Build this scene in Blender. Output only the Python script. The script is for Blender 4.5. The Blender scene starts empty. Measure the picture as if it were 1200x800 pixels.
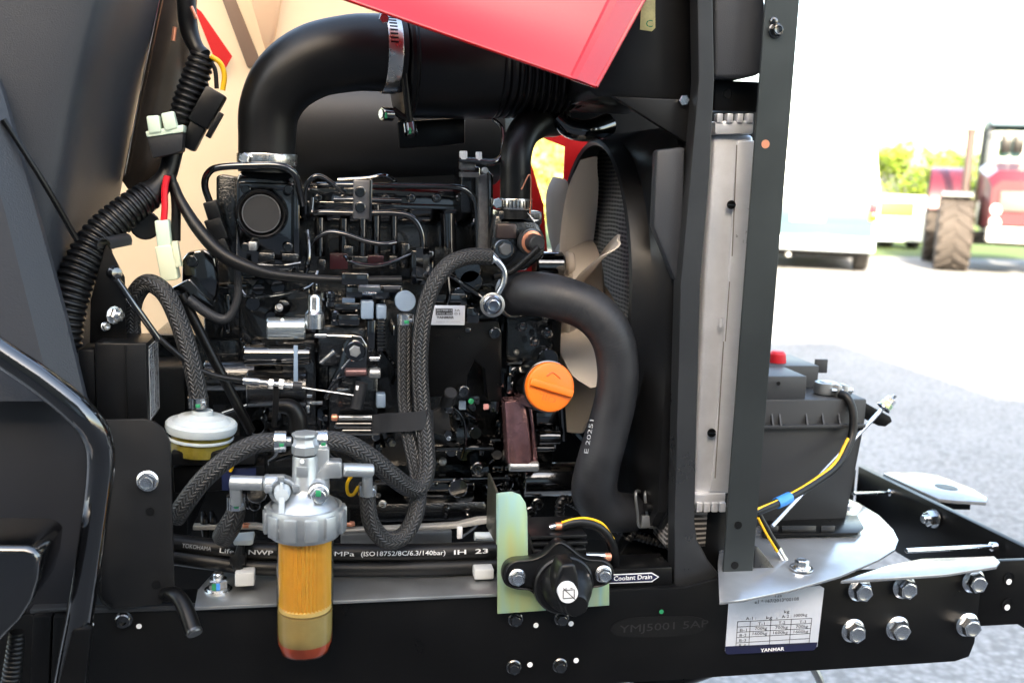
import bpy, bmesh, math, random
from mathutils import Vector, Matrix, Quaternion
random.seed(7)
R = math.radians
V = Vector
scn = bpy.context.scene
COL = scn.collection
# ---------------------------------------------------------------- camera
F = 1167.0                       # focal length in photo pixels (35 mm on a 36 mm sensor, 1200 px wide)
CAM = V((0.0, -1.15, 1.30))
yaw, pitch, roll = R(10.4), R(-9.24), 0.034
fwd = V((math.sin(yaw)*math.cos(pitch), math.cos(yaw)*math.cos(pitch), math.sin(pitch)))
rgt0 = fwd.cross(V((0, 0, 1))).normalized()
up0 = rgt0.cross(fwd)
rgt = rgt0*math.cos(roll) + up0*math.sin(roll)
upv = up0*math.cos(roll) - rgt0*math.sin(roll)
cd = bpy.data.cameras.new('camera')
cam = bpy.data.objects.new('camera', cd)
COL.objects.link(cam)
m3 = Matrix((rgt, upv, -fwd)).transposed()
cam.matrix_world = Matrix.Translation(CAM) @ m3.to_4x4()
cd.sensor_width = 36.0
cd.lens = 36.0*F/1200.0
cd.clip_start = 0.02
cd.clip_end = 2000
cd.dof.use_dof = True
cd.dof.focus_distance = 1.26
cd.dof.aperture_fstop = 5.0
scn.camera = cam
# ---------------------------------------------------------------- sky, sun, exposure
SUN_EL, SUN_AZ = R(28), R(196)           # azimuth clockwise from +Y: the sun stands behind the camera
w = bpy.data.worlds.new('World')
scn.world = w
w.use_nodes = True
wn = w.node_tree
bg = wn.nodes['Background']
sky = wn.nodes.new('ShaderNodeTexSky')
sky.sky_type = 'NISHITA'
sky.sun_disc = False
sky.sun_elevation = SUN_EL
sky.sun_rotation = SUN_AZ
sky.air_density = 1.0
sky.dust_density = 3.0
sky.ozone_density = 0.6
wn.links.new(sky.outputs[0], bg.inputs[0])
bg.inputs[1].default_value = 0.15
sd = bpy.data.lights.new('sun', 'SUN')
sd.energy = 4.0
sd.angle = R(0.5)
sd.color = (1.0, 0.95, 0.87)
sun = bpy.data.objects.new('sun', sd)
COL.objects.link(sun)
sdir = V((math.sin(SUN_AZ)*math.cos(SUN_EL), math.cos(SUN_AZ)*math.cos(SUN_EL), math.sin(SUN_EL)))
sun.rotation_euler = sdir.to_track_quat('Z', 'Y').to_euler()
sun.location = (0, -6, 9)
vs = scn.view_settings
vs.view_transform = 'Standard'
vs.look = 'None'
vs.gamma = 1.0
vs.use_curve_mapping = False
vs.exposure = 3.15
vs.use_white_balance = True
vs.white_balance_temperature = 7500
vs.white_balance_tint = 8
scn.cycles.max_bounces = 8
scn.cycles.transparent_max_bounces = 12

# ---------------------------------------------------------------- where a sight line of the photo meets a plane of the place
def ray(px, py):
    return fwd*F + rgt*(px-600) + upv*(400-py)
def P(px, py, y):
    d = ray(px, py); return CAM + d*((y-CAM.y)/d.y)
def PX(px, py, x):
    d = ray(px, py); return CAM + d*((x-CAM.x)/d.x)
def PZ(px, py, z):
    d = ray(px, py); return CAM + d*((z-CAM.z)/d.z)
def S(px, py, y):
    return (P(px, py, y)-CAM).dot(fwd)/F
X, Y, Z = V((1, 0, 0)), V((0, 1, 0)), V((0, 0, 1))

# ---------------------------------------------------------------- mesh helpers
def catmull(pts, n=8, closed=False):
    if len(pts) < 3: return [p.copy() for p in pts]
    out = []
    m = len(pts)
    rng = range(m) if closed else range(m-1)
    for i in rng:
        if closed:
            p0, p1, p2, p3 = pts[(i-1) % m], pts[i], pts[(i+1) % m], pts[(i+2) % m]
        else:
            p1, p2 = pts[i], pts[i+1]
            p0 = pts[i-1] if i > 0 else p1*2-p2
            p3 = pts[i+2] if i+2 < m else p2*2-p1
        # centripetal-like: chord lengths
        for k in range(n):
            t = k/n
            a = 2*p1
            b = (p2-p0)*t
            c = (2*p0-5*p1+4*p2-p3)*t*t
            d = (-p0+3*p1-3*p2+p3)*t*t*t
            out.append((a+b+c+d)*0.5)
    if not closed: out.append(pts[-1].copy())
    return out

def frame(d):
    d = d.normalized()
    a = Z if abs(d.z) < 0.9 else X
    u = d.cross(a).normalized()
    return u, d.cross(u).normalized()

class MB:
    def __init__(s):
        s.v = []; s.f = []; s.uv = []
    def add(s, verts, faces, uvs=None):
        o = len(s.v)
        s.v += [tuple(p) for p in verts]
        for i, f in enumerate(faces):
            s.f.append([o+k for k in f])
            s.uv.append(uvs[i] if uvs else [(0, 0)]*len(f))
        return s
    def bm(s, b):
        b.verts.index_update()
        return s.add([v.co.copy() for v in b.verts], [[v.index for v in f.verts] for f in b.faces])
    def tube(s, pts, r, n=12, res=8, cap=True, spline=True, step=None, corr=None):
        """swept tube; r is a number or one radius per control point; corr=(pitch, depth) makes ring corrugations"""
        rs = r if isinstance(r, (list, tuple)) else [r]*len(pts)
        if spline and len(pts) > 2:
            q = catmull([V((p.x, p.y, p.z, k)) if False else p for k, p in enumerate(pts)], res)
            rv = catmull([V((x, 0, 0)) for x in rs], res)
            rr = [a.x for a in rv]
        else:
            q = [p.copy() for p in pts]; rr = list(rs)
        if corr or step:
            # resample evenly
            st = step or corr[0]/6.0
            L = [0]
            for i in range(1, len(q)): L.append(L[-1]+(q[i]-q[i-1]).length)
            N = max(2, int(L[-1]/st))
            q2, r2, j = [], [], 0
            for k in range(N+1):
                t = L[-1]*k/N
                while j < len(L)-2 and L[j+1] < t: j += 1
                a = (t-L[j])/max(1e-9, L[j+1]-L[j])
                q2.append(q[j].lerp(q[j+1], a)); r2.append(rr[j]*(1-a)+rr[j+1]*a)
                if corr:
                    ph = (t/corr[0]) % 1.0
                    r2[-1] -= corr[1]*(1 if ph > 0.62 else (0.15 if 0.1 < ph < 0.52 else 0.4))
            q, rr = q2, r2
        m = len(q)
        T = [((q[min(i+1, m-1)]-q[max(i-1, 0)])).normalized() for i in range(m)]
        u, _ = frame(T[0])
        verts = []; dist = [0]
        for i in range(m):
            if i:
                rot = T[i-1].rotation_difference(T[i]); u = rot @ u
                dist.append(dist[-1]+(q[i]-q[i-1]).length)
            u = (u - T[i]*u.dot(T[i])).normalized()
            w_ = T[i].cross(u)
            for k in range(n):
                a = 2*math.pi*k/n
                verts.append(q[i] + (u*math.cos(a)+w_*math.sin(a))*rr[i])
        faces, uvs = [], []
        for i in range(m-1):
            for k in range(n):
                k2 = (k+1) % n
                faces.append([i*n+k, i*n+k2, (i+1)*n+k2, (i+1)*n+k])
                uvs.append([(k/n, dist[i]), ((k+1)/n, dist[i]), ((k+1)/n, dist[i+1]), (k/n, dist[i+1])])
        if cap:
            faces.append(list(range(n-1, -1, -1))); uvs.append([(0, 0)]*n)
            faces.append([(m-1)*n+k for k in range(n)]); uvs.append([(0, 0)]*n)
        return s.add(verts, faces, uvs)
    def lathe(s, o, axis, prof, n=24, cap=True, a0=0.0, scale=1.0):
        """prof: (radius, height along axis)"""
        axis = axis.normalized(); u, w_ = frame(axis)
        verts = []
        for r, h in prof:
            for k in range(n):
                a = a0+2*math.pi*k/n
                verts.append(o + axis*h*scale + (u*math.cos(a)+w_*math.sin(a))*r*scale)
        faces = []
        for i in range(len(prof)-1):
            for k in range(n):
                k2 = (k+1) % n
                faces.append([i*n+k, i*n+k2, (i+1)*n+k2, (i+1)*n+k])
        if cap:
            if prof[0][0] > 1e-6: faces.append(list(range(n-1, -1, -1)))
            if prof[-1][0] > 1e-6: faces.append([(len(prof)-1)*n+k for k in range(n)])
        return s.add(verts, faces)
    def cyl(s, a, b, r, n=20, bev=0.0, r2=None):
        L = (b-a).length; r2 = r if r2 is None else r2
        bev = min(bev, L*0.45, r*0.5, r2*0.5) if bev else 0
        pr = [(r-bev, 0), (r, bev), (r2, L-bev), (r2-bev, L)] if bev else [(r, 0), (r2, L)]
        return s.lathe(a, b-a, pr, n)
    def hexa(s, a, b, r, a0=0.0, cham=0.12):
        L = (b-a).length
        return s.lathe(a, b-a, [(r, 0), (r, L*(1-cham)), (r*0.86, L)], 6, a0=a0)
    def prism(s, pts, ext, bev=0.0, seg=2, sub=None):
        """outline pts (front) pushed along ext; all sharp edges rounded by bev"""
        b = bmesh.new()
        v0 = [b.verts.new(p) for p in pts]
        v1 = [b.verts.new(p+ext) for p in pts]
        n = len(pts)
        b.faces.new(v0); b.faces.new(v1[::-1])
        for i in range(n):
            b.faces.new([v0[(i+1) % n], v0[i], v1[i], v1[(i+1) % n]])
        bmesh.ops.recalc_face_normals(b, faces=b.faces)
        if bev > 0:
            ed = [e for e in b.edges if len(e.link_faces) == 2 and e.calc_face_angle(0) > R(28)]
            bmesh.ops.bevel(b, geom=ed, offset=bev, segments=seg, affect='EDGES', profile=0.5, clamp_overlap=True)
        s.bm(b); b.free(); return s
    def box(s, c, hx, hy, hz, ax=None, bev=0.0, seg=2):
        ax = ax or (X, Y, Z)
        a, b_, c_ = ax[0]*hx, ax[1]*hy, ax[2]*hz
        return s.prism([c-a-b_-c_, c+a-b_-c_, c+a-b_+c_, c-a-b_+c_], b_*2, bev, seg)
    def pbox(s, x0, y0, x1, y1, yf, d, bev=0.0, seg=2):
        """upright box whose front covers the photo rectangle at depth yf"""
        c = P((x0+x1)/2, (y0+y1)/2, yf); ym, xm = (y0+y1)/2, (x0+x1)/2
        hx, hz = (P(x1, ym, yf).x-P(x0, ym, yf).x)/2, (P(xm, y0, yf).z-P(xm, y1, yf).z)/2
        return s.box(c+Y*d/2, hx, d/2, hz, None, bev, seg)
    def ppoly(s, pix, yf, d, bev=0.0, seg=2):
        return s.prism([P(a, b, yf) for a, b in pix], Y*d, bev, seg)
    def ptube(s, pix, r, n=12, res=8, **kw):
        """pix: (px, py, depth); r in photo pixels at each point"""
        pts = [P(*a) for a in pix]
        rl = r if isinstance(r, (list, tuple)) else [r]*len(pix)
        rr = [rl[i]*S(*pix[i]) for i in range(len(pix))]
        return s.tube(pts, rr, n, res, **kw)
    def grid(s, rows, thick=None, res=0):
        """surface through rows of points, optional thickness vector"""
        if res:
            rows = [catmull(r, res) for r in rows]
            cols = [catmull([rows[j][i] for j in range(len(rows))], res) for i in range(len(rows[0]))]
            rows = [[cols[i][j] for i in range(len(cols))] for j in range(len(cols[0]))]
        m, n = len(rows), len(rows[0])
        vv = [p for r in rows for p in r]
        ff = [[j*n+i, j*n+i+1, (j+1)*n+i+1, (j+1)*n+i] for j in range(m-1) for i in range(n-1)]
        if thick is not None:
            o = len(vv); vv = vv+[p+thick for p in vv]
            ff += [[o+k for k in f[::-1]] for f in ff[:]]
            bd = [(j*n, (j+1)*n) for j in range(m-1)] + [((j+1)*n+n-1, j*n+n-1) for j in range(m-1)] + \
                 [(i+1, i) for i in range(n-1)] + [((m-1)*n+i, (m-1)*n+i+1) for i in range(n-1)]
            ff += [[a, b, o+b, o+a] for a, b in bd]
        return s.add(vv, ff)
    def mesh(s, name, org, ang=32):
        me = bpy.data.meshes.new(name)
        me.from_pydata([(p[0]-org.x, p[1]-org.y, p[2]-org.z) for p in s.v], [], s.f)
        ul = me.uv_layers.new(name='UVMap')
        flat = [c for f in s.uv for uv in f for c in uv]
        if len(flat) == len(ul.data)*2: ul.data.foreach_set('uv', flat)
        b = bmesh.new(); b.from_mesh(me)
        bmesh.ops.recalc_face_normals(b, faces=b.faces)
        b.to_mesh(me); b.free()
        me.polygons.foreach_set('use_smooth', [True]*len(me.polygons))
        me.set_sharp_from_angle(angle=R(ang))
        me.update()
        return me

WL = {}   # world location of each object (nothing here is rotated when it has children)
def tag(o, label=None, cat=None, group=None, kind=None):
    if label: o['label'] = label
    if cat: o['category'] = cat
    if group: o['group'] = group
    if kind: o['kind'] = kind
    return o
def thing(name, label, cat, loc, group=None):
    o = bpy.data.objects.new(name, None); COL.objects.link(o)
    o.empty_display_size = 0.02
    o.location = loc; WL[o.name] = V(loc)
    return tag(o, label, cat, group)
def obj(name, mb, mat, parent=None, label=None, cat=None, group=None, kind=None, ang=32):
    vs_ = mb.v
    if parent: org = WL[parent.name]
    else:
        xs = [p[0] for p in vs_]; ys = [p[1] for p in vs_]; zs = [p[2] for p in vs_]
        org = V(((min(xs)+max(xs))/2, (min(ys)+max(ys))/2, min(zs)))
    o = bpy.data.objects.new(name, mb.mesh(name, org, ang)); COL.objects.link(o)
    o.data.materials.append(mat)
    if parent:
        o.parent = parent; WL[o.name] = org
    else:
        o.location = org; WL[o.name] = org
    return tag(o, label, cat, group, kind)
def inst(name, me, parent, pos, axis=None, scale=1.0, spin=0.0, label=None):
    """a piece that shares mesh data; local +Z points along axis"""
    o = bpy.data.objects.new(name, me); COL.objects.link(o)
    q = (axis or Z).to_track_quat('Z', 'Y') if axis is not None else Quaternion()
    q = q @ Quaternion((0, 0, 1), spin)
    base = WL[parent.name] if parent else V((0, 0, 0))
    o.rotation_mode = 'QUATERNION'; o.rotation_quaternion = q
    o.location = pos-base; o.scale = (scale,)*3
    if parent: o.parent = parent
    if label: o['label'] = label
    return o

# ---------------------------------------------------------------- materials
def mat(name, col, rough=0.5, metal=0.0, coat=0.0, spec=0.5, bump=0.0, bscale=400.0, var=0.0, vscale=8.0, rvar=0.0, trans=0.0, sss=0.0, dust=0.0):
    m = bpy.data.materials.new(name); m.use_nodes = True
    nt = m.node_tree; N = nt.nodes; L = nt.links
    b = N['Principled BSDF']
    b.inputs['Base Color'].default_value = (*col, 1)
    b.inputs['Roughness'].default_value = rough
    b.inputs['Metallic'].default_value = metal
    b.inputs['Coat Weight'].default_value = coat
    b.inputs['Coat Roughness'].default_value = 0.05
    b.inputs['Coat IOR'].default_value = 1.7
    b.inputs['Specular IOR Level'].default_value = spec
    if trans: b.inputs['Transmission Weight'].default_value = trans
    if sss:
        b.inputs['Subsurface Weight'].default_value = sss
        b.inputs['Subsurface Radius'].default_value = (0.01, 0.008, 0.006)
        b.inputs['Subsurface Scale'].default_value = 0.5
    tc = N.new('ShaderNodeTexCoord')
    if bump:
        n1 = N.new('ShaderNodeTexNoise'); n1.inputs['Scale'].default_value = bscale; n1.inputs['Detail'].default_value = 3
        bp = N.new('ShaderNodeBump'); bp.inputs['Strength'].default_value = bump; bp.inputs['Distance'].default_value = 0.001
        L.new(tc.outputs['Object'], n1.inputs['Vector']); L.new(n1.outputs['Fac'], bp.inputs['Height']); L.new(bp.outputs['Normal'], b.inputs['Normal'])
    if var or rvar or dust:
        n2 = N.new('ShaderNodeTexNoise'); n2.inputs['Scale'].default_value = vscale; n2.inputs['Detail'].default_value = 6; n2.inputs['Roughness'].default_value = 0.65
        L.new(tc.outputs['Object'], n2.inputs['Vector'])
        if var or dust:
            rp = N.new('ShaderNodeValToRGB'); rp.color_ramp.elements[0].position = 0.32; rp.color_ramp.elements[1].position = 0.72
            a = tuple(c*(1-var) for c in col); c2 = tuple(c*(1+var)+dust for c in col)
            rp.color_ramp.elements[0].color = (*a, 1); rp.color_ramp.elements[1].color = (*c2, 1)
            L.new(n2.outputs['Fac'], rp.inputs['Fac']); L.new(rp.outputs['Color'], b.inputs['Base Color'])
        if rvar:
            mr = N.new('ShaderNodeMapRange'); mr.inputs['From Min'].default_value = 0.3; mr.inputs['From Max'].default_value = 0.7
            mr.inputs['To Min'].default_value = max(0.02, rough-rvar); mr.inputs['To Max'].default_value = rough+rvar
            L.new(n2.outputs['Fac'], mr.inputs['Value']); L.new(mr.outputs['Result'], b.inputs['Roughness'])
    return m
def nodes(m):
    return m.node_tree.nodes, m.node_tree.links, m.node_tree.nodes['Principled BSDF']
def mth(N, L, op, a, b=None):
    n = N.new('ShaderNodeMath'); n.operation = op
    for i, x in enumerate((a, b)):
        if x is None: continue
        if isinstance(x, (int, float)): n.inputs[i].default_value = x
        else: L.new(x, n.inputs[i])
    return n.outputs[0]

GLOSS = mat('black_gloss_paint', (0.0015, 0.0015, 0.0018), 0.10, coat=0.8, spec=0.9, bump=0.12, bscale=260, rvar=0.08, vscale=30)
GLOSS2 = mat('black_gloss_cast', (0.0015, 0.0015, 0.0018), 0.17, coat=0.4, spec=0.8, bump=0.75, bscale=420, rvar=0.08, vscale=40)
SATIN = mat('black_satin_steel', (0.003, 0.003, 0.0032), 0.34, spec=0.22, bump=0.06, bscale=900, var=0.15, vscale=6, rvar=0.1, dust=0.0018)
POWDER = mat('black_powder_coat', (0.0085, 0.0086, 0.0092), 0.5, spec=0.3, bump=0.1, bscale=1400, var=0.12, vscale=7, rvar=0.06, dust=0.003)
PLAST = mat('black_plastic', (0.0042, 0.0043, 0.0048), 0.36, spec=0.33, bump=0.12, bscale=1100, rvar=0.06, vscale=15, dust=0.001)
GREYP = mat('charcoal_grained_plastic', (0.030, 0.033, 0.039), 0.46, bump=0.45, bscale=800, var=0.06, vscale=4, rvar=0.05)
SLATE = mat('slate_painted_panel', (0.028, 0.032, 0.040), 0.5, bump=0.5, bscale=500, var=0.05, vscale=3)
NAVY = mat('dark_navy_panel', (0.009, 0.010, 0.0135), 0.55, spec=0.4, bump=0.1, bscale=900, dust=0.001, vscale=5)
RUB = mat('black_rubber', (0.0045, 0.0045, 0.0047), 0.42, spec=0.33, bump=0.12, bscale=500, var=0.2, vscale=12, rvar=0.08, dust=0.0015)
RUBG = mat('greyish_rubber', (0.0115, 0.0125, 0.0155), 0.58, bump=0.2, bscale=350, var=0.25, vscale=14, rvar=0.08, dust=0.003)
STRIP = mat('dark_grey_steel', (0.075, 0.078, 0.082), 0.30, metal=0.75, bump=0.05, bscale=800, var=0.1, vscale=8, rvar=0.06)
POST = mat('green_grey_steel', (0.062, 0.070, 0.071), 0.32, metal=0.7, bump=0.06, bscale=900, var=0.12, vscale=5, rvar=0.06)
ZINC = mat('bright_zinc', (0.72, 0.74, 0.76), 0.22, metal=1.0, bump=0.1, bscale=300, var=0.1, vscale=60, rvar=0.08)
ZINCM = mat('matte_zinc_plate', (0.42, 0.43, 0.43), 0.42, metal=0.9, bump=0.1, bscale=500, var=0.12, vscale=20, rvar=0.1)
CAST = mat('cast_aluminium', (0.40, 0.43, 0.45), 0.36, metal=0.75, bump=0.25, bscale=700, var=0.08, vscale=40, rvar=0.08)
ALU = mat('radiator_aluminium', (0.70, 0.72, 0.76), 0.36, metal=0.45, bump=0.12, bscale=220, var=0.1, vscale=18, rvar=0.1)
STEELP = mat('blue_grey_painted_plate', (0.34, 0.355, 0.37), 0.2, metal=0.6, bump=0.05, bscale=500, var=0.15, vscale=10, rvar=0.05)
RED = mat('red_bodywork_paint', (0.38, 0.004, 0.006), 0.18, coat=0.45, spec=0.3, bump=0.03, bscale=60, rvar=0.08, vscale=20)
ORANGE = mat('orange_plastic', (0.85, 0.17, 0.012), 0.4, bump=0.1, bscale=500, sss=0.1)
MINT = mat('pale_mint_plastic', (0.62, 0.74, 0.60), 0.4, sss=0.15)
IVORY = mat('ivory_plastic', (0.68, 0.70, 0.50), 0.4, sss=0.15)
WHITEP = mat('frosted_white_plastic', (0.46, 0.51, 0.52), 0.3, sss=0.2)
YEL = mat('yellow_insulation', (0.80, 0.45, 0.01), 0.4)
REDW = mat('red_insulation', (0.72, 0.015, 0.03), 0.4)
BLUE = mat('blue_tape', (0.04, 0.26, 0.72), 0.4)
GREEN = mat('green_paint_mark', (0.01, 0.22, 0.09), 0.5)
COPPER = mat('copper_strands', (0.80, 0.33, 0.20), 0.35, metal=0.7)
WHITE = mat('white_print', (0.80, 0.80, 0.80), 0.5)
GREYPR = mat('grey_print', (0.34, 0.35, 0.36), 0.5)
INK = mat('black_print', (0.02, 0.02, 0.025), 0.5)
STICK = mat('pale_silver_sticker', (0.56, 0.59, 0.65), 0.35, var=0.04, vscale=30)
NAVYP = mat('navy_print', (0.01, 0.012, 0.04), 0.35)
BLUEGL = mat('grey_blue_connector', (0.20, 0.27, 0.36), 0.35)
AMBER = mat('amber_filter_paper', (0.82, 0.50, 0.10), 0.6, sss=0.2, var=0.05, vscale=60)
PINK = mat('red_float_ring', (0.55, 0.09, 0.05), 0.4, sss=0.2)
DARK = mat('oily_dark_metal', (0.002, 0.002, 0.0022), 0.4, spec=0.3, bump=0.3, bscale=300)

def braid_mat(name, cols=7, pitch=0.0056, dark=0.0008, lite=0.048):
    m = mat(name, (lite,)*3, 0.5)
    N, L, b = nodes(m)
    uv = N.new('ShaderNodeUVMap'); sx = N.new('ShaderNodeSeparateXYZ'); L.new(uv.outputs[0], sx.inputs[0])
    u = mth(N, L, 'FRACT', mth(N, L, 'MULTIPLY', sx.outputs[0], cols))
    zig = mth(N, L, 'ABSOLUTE', mth(N, L, 'SUBTRACT', u, 0.5))             # 0 at the middle of a column, .5 at its sides
    ph = mth(N, L, 'ADD', mth(N, L, 'MULTIPLY', sx.outputs[1], 1.0/pitch), mth(N, L, 'MULTIPLY', zig, 2.2))
    st = mth(N, L, 'SINE', mth(N, L, 'MULTIPLY', ph, 2*math.pi))
    st = mth(N, L, 'ADD', mth(N, L, 'MULTIPLY', st, 0.5), 0.5)
    edge = mth(N, L, 'SUBTRACT', 1.0, mth(N, L, 'POWER', mth(N, L, 'MULTIPLY', zig, 2.0), 6.0))
    h = mth(N, L, 'MULTIPLY', st, edge)
    mx = N.new('ShaderNodeMix'); mx.data_type = 'RGBA'
    mx.inputs[6].default_value = (dark, dark, dark*1.05, 1); mx.inputs[7].default_value = (lite, lite*1.02, lite*1.06, 1)
    L.new(h, mx.inputs[0]); L.new(mx.outputs[2], b.inputs['Base Color'])
    bp = N.new('ShaderNodeBump'); bp.inputs['Strength'].default_value = 0.9; bp.inputs['Distance'].default_value = 0.0012
    L.new(h, bp.inputs['Height']); L.new(bp.outputs['Normal'], b.inputs['Normal'])
    return m
BRAID = braid_mat('black_braided_hose')
def ridged_rubber():
    m = mat('ridged_grey_rubber', (0.0125, 0.0135, 0.0165), 0.52, spec=0.45, var=0.3, vscale=16, rvar=0.1, dust=0.006)
    N, L, b = nodes(m)
    uv = N.new('ShaderNodeUVMap'); sx = N.new('ShaderNodeSeparateXYZ'); L.new(uv.outputs[0], sx.inputs[0])
    tc = N.new('ShaderNodeTexCoord'); n = N.new('ShaderNodeTexNoise'); n.inputs['Scale'].default_value = 60; n.inputs['Detail'].default_value = 5
    L.new(tc.outputs['Object'], n.inputs['Vector'])
    s = mth(N, L, 'SINE', mth(N, L, 'ADD', mth(N, L, 'MULTIPLY', sx.outputs[1], 2*math.pi/0.0042), mth(N, L, 'MULTIPLY', n.outputs['Fac'], 3.0)))
    h = mth(N, L, 'ADD', mth(N, L, 'MULTIPLY', s, 0.3), mth(N, L, 'MULTIPLY', n.outputs['Fac'], 1.2))
    bp = N.new('ShaderNodeBump'); bp.inputs['Strength'].default_value = 0.3; bp.inputs['Distance'].default_value = 0.0004
    L.new(h, bp.inputs['Height']); L.new(bp.outputs['Normal'], b.inputs['Normal'])
    return m
RUBR = ridged_rubber()
def chromate():
    m = mat('iridescent_chromate_zinc', (0.5, 0.55, 0.4), 0.36, metal=0.6, bump=0.05, bscale=500)
    N, L, b = nodes(m)
    tc = N.new('ShaderNodeTexCoord')
    mp = N.new('ShaderNodeMapping'); mp.inputs['Scale'].default_value = (26, 4, 5); mp.inputs['Rotation'].default_value = (0, 0.25, 0)
    n = N.new('ShaderNodeTexNoise'); n.inputs['Scale'].default_value = 1.0; n.inputs['Detail'].default_value = 2.0
    L.new(tc.outputs['Object'], mp.inputs[0]); L.new(mp.outputs[0], n.inputs['Vector'])
    r = N.new('ShaderNodeValToRGB'); e = r.color_ramp.elements
    e[0].position = 0.30; e[0].color = (0.62, 0.60, 0.22, 1)
    e[1].position = 0.72; e[1].color = (0.66, 0.48, 0.40, 1)
    for p, c in ((0.42, (0.50, 0.66, 0.36)), (0.52, (0.40, 0.64, 0.58)), (0.62, (0.60, 0.66, 0.34))):
        k = e.new(p); k.color = (*c, 1)
    L.new(n.outputs['Fac'], r.inputs['Fac']); L.new(r.outputs['Color'], b.inputs['Base Color'])
    return m
CHROM = chromate()
def clear_mat(name, tint, gloss=0.12):
    m = bpy.data.materials.new(name); m.use_nodes = True
    N = m.node_tree.nodes; L = m.node_tree.links
    N.remove(N['Principled BSDF']); out = N['Material Output']
    t = N.new('ShaderNodeBsdfTransparent'); t.inputs[0].default_value = (*tint, 1)
    g = N.new('ShaderNodeBsdfGlossy'); g.inputs['Roughness'].default_value = 0.08
    lw = N.new('ShaderNodeLayerWeight'); lw.inputs[0].default_value = 0.25
    mx = N.new('ShaderNodeMixShader')
    L.new(mth(N, L, 'ADD', mth(N, L, 'MULTIPLY', lw.outputs['Fresnel'], 0.8), gloss*0.3), mx.inputs[0])
    L.new(t.outputs[0], mx.inputs[1]); L.new(g.outputs[0], mx.inputs[2]); L.new(mx.outputs[0], out.inputs[0])
    return m
CLEAR = clear_mat('clear_yellowed_plastic', (0.93, 0.90, 0.76))
GLASS = clear_mat('blue_tinted_glass', (0.30, 0.42, 0.46), 0.3)
def translucent(name, col, mixf=0.6):
    m = bpy.data.materials.new(name); m.use_nodes = True
    N = m.node_tree.nodes; L = m.node_tree.links
    b = N['Principled BSDF']; b.inputs['Base Color'].default_value = (*col, 1); b.inputs['Roughness'].default_value = 0.45
    t = N.new('ShaderNodeBsdfTranslucent'); t.inputs[0].default_value = (*col, 1)
    mx = N.new('ShaderNodeMixShader'); mx.inputs[0].default_value = mixf
    L.new(b.outputs[0], mx.inputs[1]); L.new(t.outputs[0], mx.inputs[2]); L.new(mx.outputs[0], N['Material Output'].inputs[0])
    return m
CREAM = translucent('cream_fan_plastic', (0.80, 0.73, 0.65), 0.4)
PEACH = translucent('thin_cream_panel', (0.90, 0.72, 0.54), 0.65)
REDTHIN = translucent('thin_red_panel', (0.55, 0.006, 0.008), 0.10)

# ---------------------------------------------------------------- small shared pieces
def m_bolt(kind):
    b = MB(); O = V((0, 0, 0))
    if kind == 'flange':
        b.lathe(O, Z, [(1, 0), (1, .10), (.84, .22), (.80, .22)], 28)
        b.lathe(O, Z, [(.80, .2), (.80, .78), (.74, .88), (.50, .88), (.44, .82)], 6)
        b.lathe(O, Z, [(.62, .80), (.62, .90), (.54, .93), (.44, .90)], 20)
    elif kind == 'hex':
        b.lathe(O, Z, [(1, 0), (1, .55), (.84, .70)], 6)
    elif kind == 'socket':
        b.lathe(O, Z, [(1.15, 0), (1.15, .15), (1, .2), (1, .75), (.85, .9), (.5, .9), (.5, .45)], 18)
    elif kind == 'round':
        b.lathe(O, Z, [(1, 0), (.98, .25), (.75, .5), (.35, .62), (.0001, .64)], 18)
    elif kind == 'nut':
        b.lathe(O, Z, [(1.1, 0), (1.1, .18), (.95, .2)], 20)
        b.lathe(O, Z, [(.95, .2), (.95, .9), (.8, 1.05)], 6)
        b.lathe(O, Z, [(.5, .9), (.5, 1.5), (.42, 1.6)], 14)
    return b.mesh('bolt_'+kind, O, 28)
BM = {k: m_bolt(k) for k in ('flange', 'hex', 'socket', 'round', 'nut')}
_bm = {}
def bolt(parent, px, py, y, r, kind='flange', m=None, axis=None, name='bolt', spin=None):
    m = m or ZINC
    key = (kind, m.name)
    if key not in _bm:
        me = BM[kind].copy(); me.materials.append(m); _bm[key] = me
    p = px if isinstance(px, V) else P(px, py, y)
    rr = r if isinstance(px, V) else r*S(px, py, y)
    return inst(name, _bm[key], parent, p, axis or -Y, rr, random.uniform(0, 1) if spin is None else spin)
def disc_mesh(m, n=14):
    b = MB(); b.lathe(V((0, 0, 0)), Z, [(1, 0), (1, .08)], n); me = b.mesh('dot', V((0, 0, 0))); me.materials.append(m); return me
DOTW = disc_mesh(WHITE); DOTG = disc_mesh(GREEN); DOTK = disc_mesh(DARK)
def dot(parent, px, py, y, r, me, name='paint_dot'):
    return inst(name, me, parent, P(px, py, y)-Y*0.0006, -Y, r*S(px, py, y))

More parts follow.
